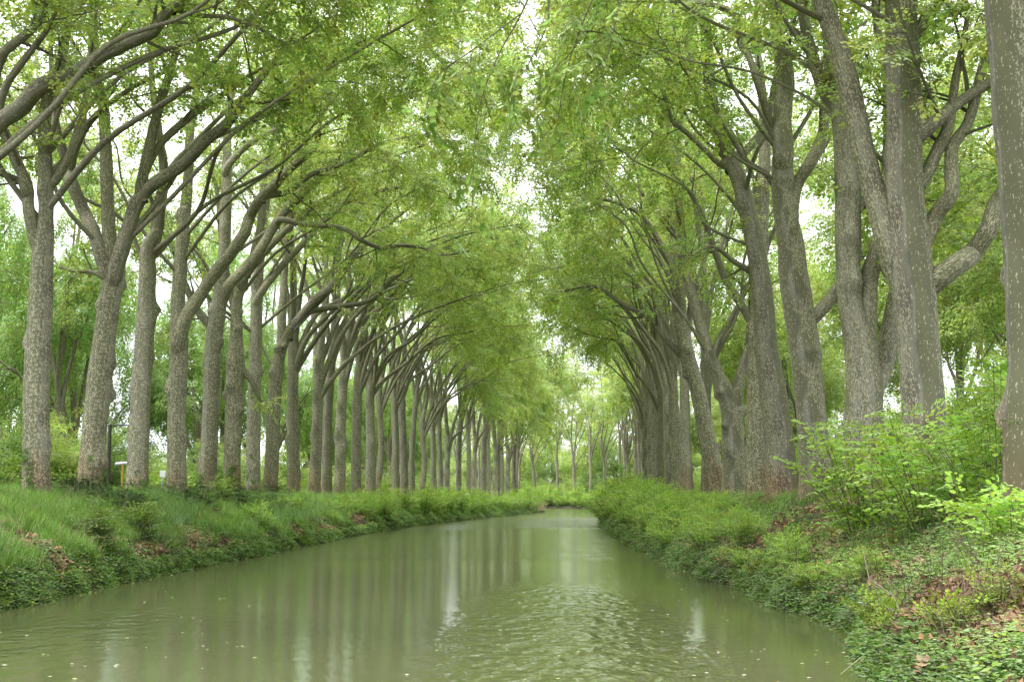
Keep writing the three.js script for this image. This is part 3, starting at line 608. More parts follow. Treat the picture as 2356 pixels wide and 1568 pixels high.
measured('plane_tree', 42, 8.65, [[1880, 1140, 76], [1872, 1030, 70], [1864, 930, 67], [1850, 780, 70], [1832, 666, 70], [1820, 560, 62], [1802, 450, 50], [1800, 360, 48]],
  [{ p: [[1800, 365, 48], [1801, 276, 45], [1806, 180, 38], [1795, 80, 30], [1770, -40, 20]], ext: 3, start: 0.3 },
   { p: [[1818, 540, 38], [1822, 480, 30], [1834, 425, 29], [1866, 371, 28], [1894, 309, 25], [1905, 220, 20], [1930, 110, 14]], ext: 3, start: 0.5 },
   { p: [[1850, 740, 40], [1878, 725, 32], [1910, 688, 30], [1950, 630, 26], [2000, 560, 20], [2060, 520, 14]], ext: 3, start: 0.4 },
   { p: [[1800, 340, 30], [1780, 290, 22], [1742, 200, 17], [1720, 120, 16], [1706, 100, 15], [1690, 40, 14], [1640, 10, 12], [1570, 0, 9]], ext: 3, start: 0.4 },
   { p: [[1806, 470, 22], [1770, 400, 15], [1720, 370, 12], [1670, 300, 9]], ext: 2 }],
  { seed: 204, ivy: [30, 0.7, 1.0], bark: 1, auto: guess([[13, 3.3, 8.5, 6, 0.18], [12, 0.6, 6, 7, 0.22], [12, 2.9, 8.5, 9, 0.2], [10, 3.2, 7.5, 5, 0.16]]), sides: 26, limbSides: 14, label: 'right row plane standing foremost at the leaf litter, with pale flaked right flank', knobs: 9 });
measured('plane_tree', 48, 8.75, [[1803, 1130, 72], [1796, 1020, 66], [1782, 917, 62], [1764, 800, 52], [1752, 660, 48], [1729, 527, 42], [1703, 420, 38], [1680, 362, 36]],
  [{ p: [[1682, 368, 36], [1660, 310, 34], [1640, 240, 32], [1632, 150, 29], [1621, 50, 25], [1612, -50, 17]], ext: 3, start: 0.4 },
   { p: [[1690, 385, 22], [1664, 380, 14], [1627, 350, 13], [1594, 315, 13], [1570, 295, 12], [1548, 275, 11], [1530, 230, 10], [1500, 170, 9], [1440, 140, 7]], ext: 2, start: 0.4, bl: 2.6 },
   { p: [[1690, 370, 26], [1722, 340, 21], [1760, 290, 20], [1782, 200, 16], [1800, 90, 11]], ext: 3 },
   { p: [[1752, 640, 22], [1690, 600, 11], [1640, 570, 9], [1590, 590, 6]], start: 0.4, bl: 2 }],
  { seed: 205, bark: 0, red: 1, auto: guess([[11, 0.8, 6, 8, 0.26], [12, 3.0, 8.5, 8, 0.18], [9, 3.3, 8, 5, 0.16], [12, 2.6, 7, 10, 0.18]]), sides: 24, limbSides: 12, label: 'right row plane with reddish brown foot and long stem leaning left up to the top', knobs: 7 });
measured('plane_tree', 54, 8.75, [[1741, 1120, 46], [1740, 950, 44], [1742, 800, 40], [1748, 600, 36], [1755, 450, 32]],
  [{ p: [[1755, 460, 32], [1760, 330, 27], [1752, 200, 21], [1740, 60, 14]], ext: 3 },
   { p: [[1742, 760, 26], [1700, 690, 20], [1670, 640, 18], [1640, 560, 15], [1610, 480, 11], [1570, 420, 7]], ext: 2 }],
  { seed: 206, bark: 0, red: 0.9, auto: guess([[10, 3.1, 8.5, 8, 0.24], [9, 0.4, 6, 8, 0.26], [11, 2.5, 7, 8, 0.2], [12, 3.4, 8, 11, 0.2]]), label: 'straight slim plane trunk just left of the reddish footed one on the right bank', knobs: 6 });
measured('plane_tree', 60, 8.8, [[1690, 1120, 52], [1686, 1000, 50], [1680, 930, 48], [1650, 860, 32], [1626, 800, 30]],
  [{ p: [[1628, 805, 30], [1608, 730, 27], [1585, 640, 24], [1570, 540, 20], [1560, 420, 15], [1565, 300, 10]], ext: 3 },
   { p: [[1690, 950, 36], [1700, 880, 28], [1726, 790, 26], [1735, 680, 22], [1730, 560, 17], [1738, 430, 11]], ext: 3, start: 0.3 },
   { p: [[1640, 840, 20], [1655, 780, 15], [1690, 720, 13], [1720, 660, 12], [1732, 640, 8]], start: 0.6, bl: 1.6 }],
  { seed: 207, bark: 1, auto: guess([[6, 3.0, 8.5, 9, 0.22], [6, 0.2, 6, 10, 0.24], [7, 3.3, 7.5, 13, 0.2]]), label: 'right row plane splitting low into a V of two pale stems', knobs: 8 });
measured('plane_tree', 66, 8.9, [[1652, 1120, 40], [1630, 1020, 38], [1606, 900, 36], [1582, 820, 34], [1564, 720, 32]],
  [{ p: [[1566, 730, 32], [1560, 640, 29], [1564, 540, 25], [1554, 420, 20], [1540, 300, 14], [1535, 180, 9]], ext: 3 },
   { p: [[1582, 830, 22], [1530, 780, 15], [1490, 730, 13], [1430, 700, 11], [1370, 660, 9], [1300, 670, 6]], start: 0.3, bl: 2.8 },
   { p: [[1562, 650, 20], [1520, 560, 15], [1470, 490, 12], [1400, 460, 8], [1330, 450, 5]] }],
  { seed: 208, bark: 0, auto: guess([[8, 0.2, 6, 9, 0.24], [9, 2.7, 8.5, 9, 0.22], [10, 3.3, 8, 12, 0.2]]), label: 'right row plane leaning toward the canal with an arched low bough over the water', knobs: 8 });
{
  const r = rng(430); let k = 0;
  for (let d = 72; d < 100; d += 6.8) {
    const x = rightSmooth(d) + 4.35 + (r() - 0.5) * 0.5, base = V(x, ground(x, d) - 0.05, -d);
    const h = habit(r, { height: 25 + 3 * r(), fork: 7.5 + 3 * r(), r0: 0.27 + 0.08 * r(), reach: 10, n: 6, lean: 0.7 * (r() - 0.35) });
    const o = makeTree('plane_tree', base, { ...h, bark: k % 2, limbSides: 8, sides: 22, knobs: 10, opt: { density: 0.75, minLeafY: 7 }, label: `knobbly plane of the right row, ${ORD[8 + k]} trunk counted from the right edge` }, r);
    o.rotation.y = Math.PI + (r() - 0.5) * 0.5; k++;
  }
const list = []; for (let d = 100; d < 300; d += 6.2) if (d < 142 || d > 172) list.push([rightSmooth(d) + 4.3 + (r() - 0.5) * 0.8, d, d > 130 && d < 205]);
  farRow(list, 601, 8.5, Math.PI, () => 'distant plane trunk at the canal bend on the right bank', () => 'far plane trees of the right row');
}
// ---- trees beside the camera whose boughs hang into the picture from above
measured('plane_tree', 35.6, LX, [[-92, 1140, 66], [-85, 900, 64], [-75, 700, 60], [-62, 520, 54], [-50, 400, 40]],
  [{ p: [[-60, 500, 54], [-40, 380, 46], [-15, 300, 43], [46, 244, 42], [99, 205, 40], [165, 170, 37], [230, 125, 34], [310, 88, 30], [350, 70, 27], [385, 35, 25], [430, 0, 22], [500, -60, 17]], ext: 4, start: 0.55, bl: 2.6 },
   { p: [[-50, 400, 36], [-30, 260, 30], [0, 130, 24], [60, 90, 22], [95, 40, 20], [105, -10, 17]], ext: 4, start: 0.4 },
   { p: [[-20, 330, 20], [10, 200, 19], [60, 140, 17], [110, 80, 13], [135, 35, 9]], start: 0.7, bl: 1.5 },
   { p: [[400, 15, 16], [450, 30, 13], [530, 45, 11], [600, 70, 9], [660, 95, 7], [740, 60, 4]], start: 0.2, bl: 2.4 },
   { p: [[-50, 390, 36], [-70, 200, 30], [-60, 0, 20]], ext: 4 }],
  { seed: 301, bark: 0, auto: guess([[10, 0.3, 13, 6, 0.3], [11, 0.05, 14, 7, 0.28]]), label: 'plane just outside the left edge whose dark limb sweeps across the upper left corner', knobs: 4 });
{
  const r = rng(440);
  for (const [d, x, side] of [[29, LX, 1], [22, LX, 1], [17.5, 8.9, -1], [11, 9.0, -1]]) {
    const base = V(x, ground(x, d) - 0.05, -d), h = habit(r, { height: 22, fork: 7.5 + r(), r0: 0.46, reach: side > 0 ? (d > 25 ? 13 : 10.5) : 7, n: 4, lean: 0.2 });
    const o = makeTree('plane_tree', base, { ...h, bark: 0, open: 2.6, vee: 0.6, turn: side > 0 ? 0 : Math.PI, limbSides: 8, sides: 16, opt: { density: 0.8, minLeafY: 8.5 }, label: side > 0 ? 'tree out of frame on the left bank, boughs above the view' : 'tree out of frame on the right bank, boughs above the view', group: 'plane trees beside the viewpoint' }, r);
    o.rotation.y = side > 0 ? 0 : Math.PI;
  }
}
{ // the bough that hangs into the middle of the picture, on a tree right of the frame
  const d = 20.5, x = 8.9, base = V(x, ground(x, d) - 0.05, -d), r = rng(450), P = (px, py, w, dz = 0) => [at(px, py, d + dz).sub(base), w];
  const trunk = spline([[V(0, -0.4, 0), 0.5], [V(0, 2, 0), 0.46], [V(-0.2, 5, 0), 0.44], [V(-0.6, 8, 0), 0.38], [V(-0.5, 10.5, 0), 0.26]], 8);
  const limbs = [
    spline([[V(-0.6, 8, 0), 0.2], P(2200, -60, 0.15), P(1800, -220, 0.11), P(1450, -190, 0.075), P(1250, -90, 0.05), P(1180, -20, 0.03)], 5),
    spline([P(1250, -90, 0.02), P(1200, 30, 0.014), P(1150, 120, 0.01), P(1110, 220, 0.008), P(1092, 320, 0.007), P(1088, 430, 0.006), P(1084, 530, 0.004)], 4),
    spline([P(1250, -90, 0.016), P(1262, 40, 0.012), P(1225, 130, 0.009), P(1190, 190, 0.006)], 4),
    spline([P(1450, -190, 0.02), P(1380, -40, 0.015), P(1330, 80, 0.011), P(1300, 180, 0.008), P(1280, 300, 0.005)], 4),
    spline([P(1200, 30, 0.012), P(1080, 120, 0.01), P(1010, 170, 0.007), P(985, 230, 0.004)], 4),
    spline([P(1450, -190, 0.016), P(1420, 30, 0.011), P(1400, 120, 0.008), P(1370, 210, 0.005)], 4),
    spline([V(-0.5, 10.5, 0), V(-1.5, 13, 1), V(-2, 17, 1.5)].map((v, i) => [v, [0.26, 0.16, 0.04][i]]), 5)];
  const root = thing('plane_tree', base, 'tree right of the frame whose leafy twigs hang down at the top centre', 'tree');
  const tm = new MB(); trunkPiece(tm, trunk, r, { height: 10, sides: 16 }); part('trunk', tm.build(), BARK[0], root);
  const sprays = [];
  limbs.forEach((l, i) => {
    const mb = new MB(); mb.tube(l.P, l.R, i === 0 || i === 6 ? 10 : 5, { tint: () => [0.7, 0.66, 0.58] });
    if (i > 0 && i < 6) {
      const n = 9 + Math.floor(r() * 4);
      for (let k = 0; k < n; k++) {
        const s = 0.14 + 0.85 * (k + r()) / n, b = branchFrom(l, Math.min(0.97, s), 0.35 + 0.5 * r(), 0.006, 0.9, r, { azimuth: r() * 6.28, pull: 0, step: 0.15, wiggle: 0.35, tropism: -0.14, sag: 1 });
        mb.tube(b.P, b.R, 3, { tint: () => [0.7, 0.66, 0.58], cap: false });
        for (const q of k % 2 ? [1] : [0.5, 1]) { const p = b.P[Math.round((b.P.length - 1) * q)]; sprays.push(basis(p, V(r() - 0.5, -0.1 - 0.45 * r(), r() - 0.5), V(r() - 0.5, 1, r() - 0.5), 0.5 + 0.3 * r())); }
      }
    }
    part('limb', mb.build(), BARK[0], root);
  });
  instanced('crown', SPRAY_BIG[0], LEAF_NEAR, sprays, leafColors(sprays.length, r, 1.0, 0.25), root);
}

// ------------------------------------------------------------------ woods behind both rows
function woodTree(seed, o) {
  const r = rng(seed), h = habit(r, { height: o.height, fork: o.fork, r0: o.r0, reach: o.reach, n: 5, lean: 0 });
  return makeTree(o.name, V(0, 0, 0), { ...h, bark: 0, limbSides: 6, sides: 10, knobs: 2, opt: { density: o.density, hang: o.hang, minLeafY: o.minLeafY, boughSides: 3, twigSides: 3, twigWood: false, leafScale: o.leafScale ?? 1, start: 0.1 }, leafGeometry: CLUMP[seed % 3], leaf: o.leaf, leafTone: o.tone }, r);
}
{
  const left = []; { const q = rng(72); for (let d = 48; d < 250; d += 8) left.push([leftSmooth(d) - 20 - 7 * q(), d + 3 * q()]); for (let d = 52; d < 130; d += 14) left.push([leftSmooth(d) - 34 - 8 * q(), d]); }
  const protos = [701, 702, 703].map((s) => woodTree(s, { name: 'weeping_tree', height: 22 + (s % 3) * 2, fork: 4.2, r0: 0.4, reach: 8, density: 0.5, hang: 0.75, minLeafY: 1.2, leaf: LEAF_DARK, tone: 1.15 }));
  const r = rng(71);
  left.forEach(([x, d], i) => {
    let o = protos[i % 3]; if (i >= 3) { o = o.clone(); o.name = numbered('weeping_tree'); scene.add(o); }
    o.position.set(x, ground(x, d) - 0.1, -d); o.rotation.y = r() * 6.28; o.scale.setScalar(0.85 + 0.3 * r());
    tag(o, 'background tree with drooping green foliage behind the left row', 'tree', 'weeping trees behind the left towpath');
  });
  const right = []; { const q = rng(73); for (let d = 38; d < 235; d += 9) right.push([rightSmooth(d) + 15 + 7 * q(), d + 3 * q()]); for (let d = 42; d < 120; d += 16) right.push([rightSmooth(d) + 28 + 8 * q(), d]); for (let x = -90; x < 70; x += 9) right.push([x, 322 + 0.3 * Math.max(0, -x) + 22 * q()]); }
  const pr = [711, 712, 713].map((s) => woodTree(s, { name: 'woodland_tree', height: 20 + (s % 3) * 2, fork: 3.6, r0: 0.28, reach: 7, density: 0.5, hang: 0.12, minLeafY: 1.2, leaf: LEAF, tone: 0.95 }));
  right.forEach(([x, d], i) => {
    let o = pr[i % 3]; if (i >= 3) { o = o.clone(); o.name = numbered('woodland_tree'); scene.add(o); }
    o.position.set(x, ground(x, d) - 0.1, -d); o.rotation.y = r() * 6.28; o.scale.setScalar(0.85 + 0.35 * r());
    tag(o, 'background tree of the wood behind the right row', 'tree', 'woodland trees behind the right bank');
  });
}

// ------------------------------------------------------------------ shrubs
function shrubGeometry(seed, w, h, nStem, perStem) { // stems, and places for leafy sprays
  const r = rng(seed), mb = new MB(), sprays = [];
  for (let i = 0; i < nStem; i++) {
    const a = r() * 6.28, R = w / 2 * Math.sqrt(r()), H = h * (0.55 + 0.45 * r()) * (1 - 0.35 * R / (w / 2));
    const pts = [[V(Math.cos(a) * R * 0.25, -0.15, Math.sin(a) * R * 0.25), 0.018], [V(Math.cos(a) * R * 0.6, H * 0.5, Math.sin(a) * R * 0.6), 0.012], [V(Math.cos(a) * R + (r() - 0.5) * 0.2, H, Math.sin(a) * R + (r() - 0.5) * 0.2), 0.004]];
    const s = spline(pts, 4); mb.tube(s.P, s.R, 3, { tint: () => [0.8, 0.75, 0.6], cap: false });
    for (let k = 0; k < perStem; k++) {
      const t = 0.15 + 0.85 * (k + r()) / perStem, q = s.P[Math.min(s.P.length - 1, Math.floor(t * s.P.length))];
      sprays.push(basis(q.clone().add(V((r() - 0.5) * 0.25, (r() - 0.5) * 0.2, (r() - 0.5) * 0.25)), V(r() - 0.5, 0.1 + 0.5 * (r() - 0.3), r() - 0.5), V(0.5 * (r() - 0.5), 1, 0.5 * (r() - 0.5)), (0.6 + 0.6 * r())));
    }
  }
  return { wood: mb.build(), sprays };
}
const SHRUB_SPRAY = spray({ seed: 21, n: 18, len: 0.42, size: 0.085, outline: leafOval, droop: 0.1, hang: 0.05 });
const SHRUB_SPRAY_BIG = spray({ seed: 22, n: 15, len: 0.5, size: 0.115, outline: leafOval, droop: 0.2, hang: 0.2 });
const SPURGE_SPRAY = spray({ seed: 23, n: 26, len: 0.22, size: 0.045, outline: leafDiamond, droop: 0, hang: -0.1, spread: 1.6 });
function shrub(name, pos, { seed, w, h, stems, per, geometry = SHRUB_SPRAY, leaf = LEAF_SHRUB, tone = 1, label, group, category = 'shrub', yellow = 0.15 }) {
  const o = thing(name, pos, label, category, group), s = shrubGeometry(seed, w, h, stems, per), r = rng(seed + 5);
  part('stems', s.wood, TWIG, o); instanced('foliage', geometry, leaf, s.sprays, leafColors(s.sprays.length, r, tone, 0.2, yellow), o);
  return o;
}
const onBank = (x, d) => V(x, ground(x, d) - 0.03, -d);
{
  const r = rng(81);
  // the big light-leaved shrub in front of the right trunks
  const E = (px, d, o) => shrub('elder_shrub', onBank((px - 1250) * d / F, d), { geometry: SHRUB_SPRAY_BIG, leaf: LEAF_SHRUB, ...o });
  E(1990, 29, { seed: 811, w: 3.2, h: 3.2, stems: 32, per: 10, tone: 1.1, label: 'bright broad-leaved shrub in front of the tree with the split foot' });
  E(2120, 27, { seed: 815, w: 3.2, h: 3.0, stems: 32, per: 10, tone: 1.2, label: 'bright leafy shrub hiding the foot of the thickest right bank trunk' });
  E(2270, 25.2, { seed: 812, w: 3.2, h: 3.2, stems: 34, per: 10, tone: 1.05, label: 'tall leafy shrub between the thickest trunk and the trunk at the right edge' });
  E(2300, 20.5, { seed: 813, w: 2.2, h: 1.1, stems: 20, per: 6, tone: 1.3, label: 'low young shrub with yellowish green leaves at the right edge, lower slope' });
  E(2290, 33, { seed: 814, w: 5, h: 3.8, stems: 44, per: 9, tone: 0.9, label: 'dark dense thicket behind the thickest trunk at the right edge' });
  E(2180, 40, { seed: 816, w: 6, h: 3.6, stems: 44, per: 9, tone: 0.85, label: 'dense green thicket showing between the two thickest right bank trunks' });
  // a run of bushes along the right waterline
  const make = (s, w, h) => { const o = shrub('bank_shrub', V(0, 0, 0), { seed: s, w, h, stems: 30, per: 9, tone: 1.2, yellow: 0.25 }); return o; };
  const protos = [make(821, 2.6, 1.5), make(822, 2.2, 1.9), make(823, 3.0, 1.2), make(824, 1.8, 2.2)];
  let n = 0;
  const place = (x, d, s, label, group) => {
    let o = protos[n % 4]; if (n >= 4) { o = o.clone(); o.name = numbered('bank_shrub'); scene.add(o); } n++;
    o.position.copy(onBank(x, d)); o.rotation.y = r() * 6.28; o.scale.set(s, s * (0.85 + 0.3 * r()), s); tag(o, label, 'shrub', group);
  };
  const near = ['sixth', 'seventh', 'eighth', 'ninth', 'tenth'];
  for (let d = 38; d < 240; d += lerp(1.8, 3.4, smooth(40, 140, d))) for (let k = 0; k < (d < 100 ? 2 : 1); k++) {
    const t = (k ? 1.9 : 0.35) + r() * 1.3, low = k ? 'higher on the slope' : 'at the waterline', q = d < 44 ? 'foremost leafy bushes' : d < 56 ? 'leafy green bush' : d < 75 ? 'bright green bush' : 'far green bush';
    if (k && d < 50) continue;
    place(rightSmooth(d) + t, d + r(), (0.85 + 0.45 * r()) * lerp(0.62, 1.3, smooth(44, 105, d)) * (k ? 0.8 : 1), `${q} ${low} in the thicket along the right bank`, `bushes along the right bank, ${q}, ${low}`);
  }
  for (let d = 238; d < 312; d += 2.2) place(rightSmooth(d) + 1.2, d, 1.6 + 0.7 * r(), 'far bush along the bank across the bend', 'bushes across the bend');
  for (let d = 25; d < 38; d += 2) place(rightSmooth(d) + 0.35 + 0.9 * r(), d, 0.38 + 0.25 * r(), 'small bright bush low on the right bank, nearer than the thicket', 'small bushes low on the near right bank');
  for (let d = 70; d < 208; d += lerp(4.5, 2.4, smooth(70, 120, d))) place(leftSmooth(d) - 0.5 - 1.7 * r(), d, lerp(0.5, 1.15, smooth(75, 135, d)) + 0.4 * r(), d < 110 ? 'bush among the grass of the left bank, nearer half' : 'far bush at the edge of the left bank before the crowded trunks', d < 110 ? 'nearer bushes on the left bank' : 'far bushes on the left bank');
  for (const [px, d, k] of [[870, 88, 1.15], [905, 93, 0.95]]) place(Math.min(at(px, 1150, d).x, edgeL(d) - 0.7), d, k, px < 890 ? 'tall bright bush standing out on the left bank below the mid row trunks' : 'bright bush just right of the tallest one on the left bank');
  // undergrowth behind the rows
  for (let d = 46; d < 130; d += 3.2) { place(13.2 + 4 * r(), d, 1.2 + 0.7 * r(), 'undergrowth bush beneath the right wood', 'undergrowth of the right wood'); place(17 + 6 * r(), d, 1.7 + 0.9 * r(), 'undergrowth bush beneath the right wood', 'undergrowth of the right wood'); }
  for (let d = 56; d < 230; d += 5.5) place(leftSmooth(d) - 12.5 - 6 * r(), d, 1.1 + 0.8 * r(), 'undergrowth bush behind the left towpath', 'undergrowth behind the left row');
  const tp = [831, 832, 833].map((q, i) => shrub('thicket', V(0, 0, 0), { seed: q, w: 6.5, h: 5 + i, stems: 30, per: 8, geometry: CLUMP[i], leaf: i === 1 ? LEAF_DARK : LEAF, tone: 1.1 }));
  let nt = 0;
  const thicket = (x, d, s, label, group, tall) => { let o = tp[nt % 3]; if (nt >= 3) { o = o.clone(); o.name = numbered('thicket'); scene.add(o); } nt++; o.position.copy(onBank(x, d)); o.rotation.y = r() * 6.28; o.scale.set(s, s * (tall ?? 1), s); tag(o, label, 'shrub', group); };
  for (let d = 46; d < 250; d += 5.2) { const a = 'leafy thicket closing the view behind the left row'; thicket(leftSmooth(d) - 16 - 6 * r(), d, 0.7 + 0.3 * r(), a, 'thickets behind the left row'); thicket(leftSmooth(d) - 28 - 8 * r(), d, 0.75 + 0.35 * r(), a, 'thickets behind the left row'); }
  for (let d = 36; d < 250; d += 4.5) { const a = 'leafy thicket closing the view behind the right row'; thicket(rightSmooth(d) + 14 + 6 * r(), d, 0.6 + 0.35 * r(), a, 'thickets behind the right row'); if (d < 130) thicket(rightSmooth(d) + 27 + 8 * r(), d, 1.1 + 0.4 * r(), a, 'thickets behind the right row'); }
  for (let x = -45; x < 52; x += 4.2) { let d = 236; while (rightSmooth(d) > x - 6 && d < 330) d += 1; thicket(x, d + 4 + 8 * r(), 0.75 + 0.35 * r(), 'far thicket closing the view beyond the bend', 'thickets beyond the bend'); thicket(x + 1.5, d + 20 + 10 * r(), 1.2 + 0.5 * r(), 'far thicket closing the view beyond the bend', 'thickets beyond the bend', 1.7); }
  // spurge clumps at the right waterline
  const spots = [[1960, 1440, 'beside the bare pole'], [2010, 1480, 'beside the bare pole'], [1700, 1335, ''], [1840, 1330, ''], [1985, 1530, ''], [2180, 1550, ''], [2300, 1530, '']];
  const names = ['yellow green spurge clump, uppermost beside the bare grey pole', 'yellow green spurge clump just above the water by the pole', 'small spurge at the waterline farthest up the bank', 'spurge in front of ivy halfway along the right waterline', 'lowest spurge overhanging the water edge', 'spurge clump at the bottom edge right of the pole', 'spurge clump in the bottom right corner'];
  const depths = [21.5, 19.6, 33, 27.2, 18.2, 15.6, 15.4], xs = [1955, 2005, 1720, 1830, 1990, 2200, 2320];
  depths.forEach((d, i) => { const x = Math.max(at(xs[i], 1400, d).x, edgeR(d) + 0.25); shrub('spurge_clump', onBank(x, d), { seed: 840 + i, w: 0.8, h: 0.62, stems: 22, per: 4, geometry: SPURGE_SPRAY, leaf: leafSpurge(), tone: 1, label: names[i], category: 'plant', yellow: 0.1 }); });
}
function leafSpurge() { return (leafSpurge.m ??= leafMat(0.22, 0.32, 0.03, 0.4)); }

// ------------------------------------------------------------------ ground cover
function blades(seed, n, h, spread) {
  const r = rng(seed), mb = new MB();
  for (let i = 0; i < n; i++) {
    const a = r() * 6.28, R = spread * Math.sqrt(r()), x = Math.cos(a) * R, z = Math.sin(a) * R, H = h * (0.55 + 0.6 * r()), b = r() * 6.28, lean = (0.15 + 0.45 * r()) * H, w = 0.006 + 0.004 * r();
    const dx = Math.cos(b), dz = Math.sin(b), P = (t, s) => V(x + dx * lean * t * t - dz * w * s * (1 - t), H * (t - 0.15 * t * t), z + dz * lean * t * t + dx * w * s * (1 - t));
    const nrm = V(dx * 0.4, 0.8, dz * 0.4).normalize(), k = 0.75 + 0.5 * r(), c = [k * (0.9 + 0.4 * r()), k, k * (0.8 + 0.7 * r())];
    mb.tri(P(0, -1), P(0, 1), P(0.5, -1), nrm, c); mb.tri(P(0, 1), P(0.5, 1), P(0.5, -1), nrm, c); mb.tri(P(0.5, -1), P(0.5, 1), P(1, 0), nrm, c);
  }
  return mb.build();
}
function leafClump(seed, n, size, spread, h, outline) {
  const r = rng(seed), mb = new MB();
  for (let i = 0; i < n; i++) {
    const a = r() * 6.28, R = spread * Math.sqrt(r()), k = 0.65 + 0.7 * r();
    addLeaf(mb, V(Math.cos(a) * R, h * (0.1 + 0.9 * r()) * (1 - 0.5 * R / spread), Math.sin(a) * R), V(Math.cos(a + (r() - 0.5) * 2), 0.35 * (r() - 0.4), Math.sin(a + (r() - 0.5) * 2)), V(0.5 * (r() - 0.5), 1, 0.5 * (r() - 0.5)), size * (0.6 + 0.8 * r()), outline, [k * (0.85 + 0.3 * r()), k, k]);
  }
  return mb.build();
}
function scatter(n, seed, pick, scale, tilt = 0.2) { // pick(r) -> [x, d] or null
  const r = rng(seed), mats = [], q = new THREE.Quaternion(), e = new THREE.Euler(), s = V();
  for (let i = 0; i < n; i++) {
    const xd = pick(r); if (!xd) continue;
    const k = scale(r, xd); e.set((r() - 0.5) * 2 * tilt, r() * 6.28, (r() - 0.5) * 2 * tilt); q.setFromEuler(e);
    mats.push(new THREE.Matrix4().compose(V(xd[0], ground(xd[0], xd[1]) - 0.02, -xd[1]), q, s.set(k, k * (0.8 + 0.4 * r()), k)));
  }
  return mats;
}
const nearBias = (r, a, b) => 1 / lerp(1 / a, 1 / b, r());        // more of them near, where they show large
{
  const litter = (x, d) => fbm(x * 0.7, d * 0.5, 120, 3) + 0.3 * Math.exp(-Math.pow((x - 5.7) / 1.1, 2) - Math.pow((d - 17.6) / 2.2, 2)) + 0.26 * Math.exp(-Math.pow((x - 7.4) / 1.3, 2) - Math.pow((d - 34) / 7, 2));
  const G = blades(31, 18, 0.46, 0.18), G2 = blades(32, 18, 0.72, 0.2);
  const left = (t0, t1) => (r) => { const d = nearBias(r, 24, 215), t = t0 + (t1 - t0) * r(); const x = edgeL(d) - t; return r() < smooth(0.35, 0.5, 1 - litter(x, d)) || t > 1.6 ? [x, d] : null; };
  let m = scatter(30000, 51, left(0.4, 6.5), (r, [x, d]) => (0.7 + 0.6 * r()) * lerp(1, 1.5, smooth(60, 160, d)));
  let rr = rng(1); tag(instanced('grass', G, GRASS, m, leafColors(m.length, rr, 1, 0.25, 0.2), scene), 'fresh green grass covering the left bank and towpath', 'grass');
  m = scatter(5200, 52, (r) => { const d = nearBias(r, 26, 200), x = edgeL(d) - (0.7 + 3.2 * r()); return noise2(x * 0.35, d * 0.22, 131) > 0.5 ? [x, d] : null; }, (r) => 0.7 + 0.5 * r());
  tag(instanced('tall_grass', G2, leafMat(0.17, 0.36, 0.09, 0.4), m, leafColors(m.length, rr, 1, 0.2, 0.15), scene), 'taller bluish green grass tufts on the left slope', 'grass');
  m = scatter(12000, 53, (r) => { const d = nearBias(r, 11.3, 140), x = edgeR(d) + (1.2 + 5 * r()); return noise2(x * 0.5, d * 0.4, 133) > 0.45 ? [x, d] : null; }, (r, [x, d]) => (0.5 + 0.6 * r()) * lerp(1, 1.4, smooth(50, 120, d)));
  tag(instanced('bank_grass', G, GRASS, m, leafColors(m.length, rr, 0.95, 0.25, 0.2), scene), 'grass tufts scattered over the right bank', 'grass');
  // ivy, nettles and seedlings
  const IV = leafClump(41, 36, 0.058, 0.25, 0.18, leafSimple), IV2 = leafClump(42, 34, 0.06, 0.2, 0.46, leafOval);
  m = scatter(18000, 54, (r) => { const d = nearBias(r, 11.3, 130), t = r() < 0.25 ? 0.55 * r() - 0.05 : 0.02 + 5.2 * r() * r() + 0.5 * r(), x = edgeR(d) + t; return litter(x, d) < 0.55 - 0.16 * r() || t < 0.5 ? [x, d] : null; }, (r, [x, d]) => (0.65 + 0.6 * r()) * lerp(1, 1.6, smooth(40, 110, d)), 0.5);
  tag(instanced('ground_ivy', IV, leafMat(0.12, 0.205, 0.03, 0.4), m, leafColors(m.length, rr, 1, 0.35, 0.25), scene), 'dark ivy and small broad leaves covering the right bank', 'ground cover');
  m = scatter(12000, 55, (r) => { const d = nearBias(r, 24, 200), t = r() < 0.25 ? 0.5 * r() - 0.05 : 0.02 + 1.5 * r() * r() + 0.35 * r(), x = edgeL(d) - t; return litter(x, d) < 0.55 || t < 0.3 ? [x, d] : null; }, (r, [x, d]) => (0.65 + 0.6 * r()) * lerp(1, 1.6, smooth(40, 110, d)), 0.5);
  tag(instanced('ground_ivy', IV, leafMat(0.14, 0.24, 0.03, 0.4), m, leafColors(m.length, rr, 1, 0.35, 0.25), scene), 'ivy hanging over the left waterline', 'ground cover'); scene.children[scene.children.length - 1].name = numbered('ground_ivy');
  m = scatter(11000, 56, (r) => { const d = nearBias(r, 11.5, 120), x = edgeR(d) + 0.3 + 5.5 * r(); return noise2(x * 0.6, d * 0.5, 141) > 0.42 ? [x, d] : null; }, (r, [x, d]) => (0.5 + 1.1 * r() * r()) * lerp(1, 1.5, smooth(40, 110, d)));
  tag(instanced('nettles', IV2, leafMat(0.23, 0.38, 0.04, 0.45), m, leafColors(m.length, rr, 1.05, 0.25, 0.2), scene), 'knee high green herbs growing on the right bank', 'ground cover');
  m = scatter(5000, 57, (r) => { const d = nearBias(r, 25, 200), x = edgeL(d) - (0.3 + 4.5 * r()); return noise2(x * 0.6, d * 0.3, 143) > 0.55 ? [x, d] : null; }, (r, [x, d]) => (0.6 + 0.6 * r()) * lerp(1, 1.5, smooth(40, 110, d)));
  tag(instanced('nettles', IV2, leafMat(0.20, 0.34, 0.05, 0.45), m, leafColors(m.length, rr, 1, 0.25, 0.2), scene), 'low leafy herbs among the grass of the left bank', 'ground cover'); scene.children[scene.children.length - 1].name = numbered('nettles');
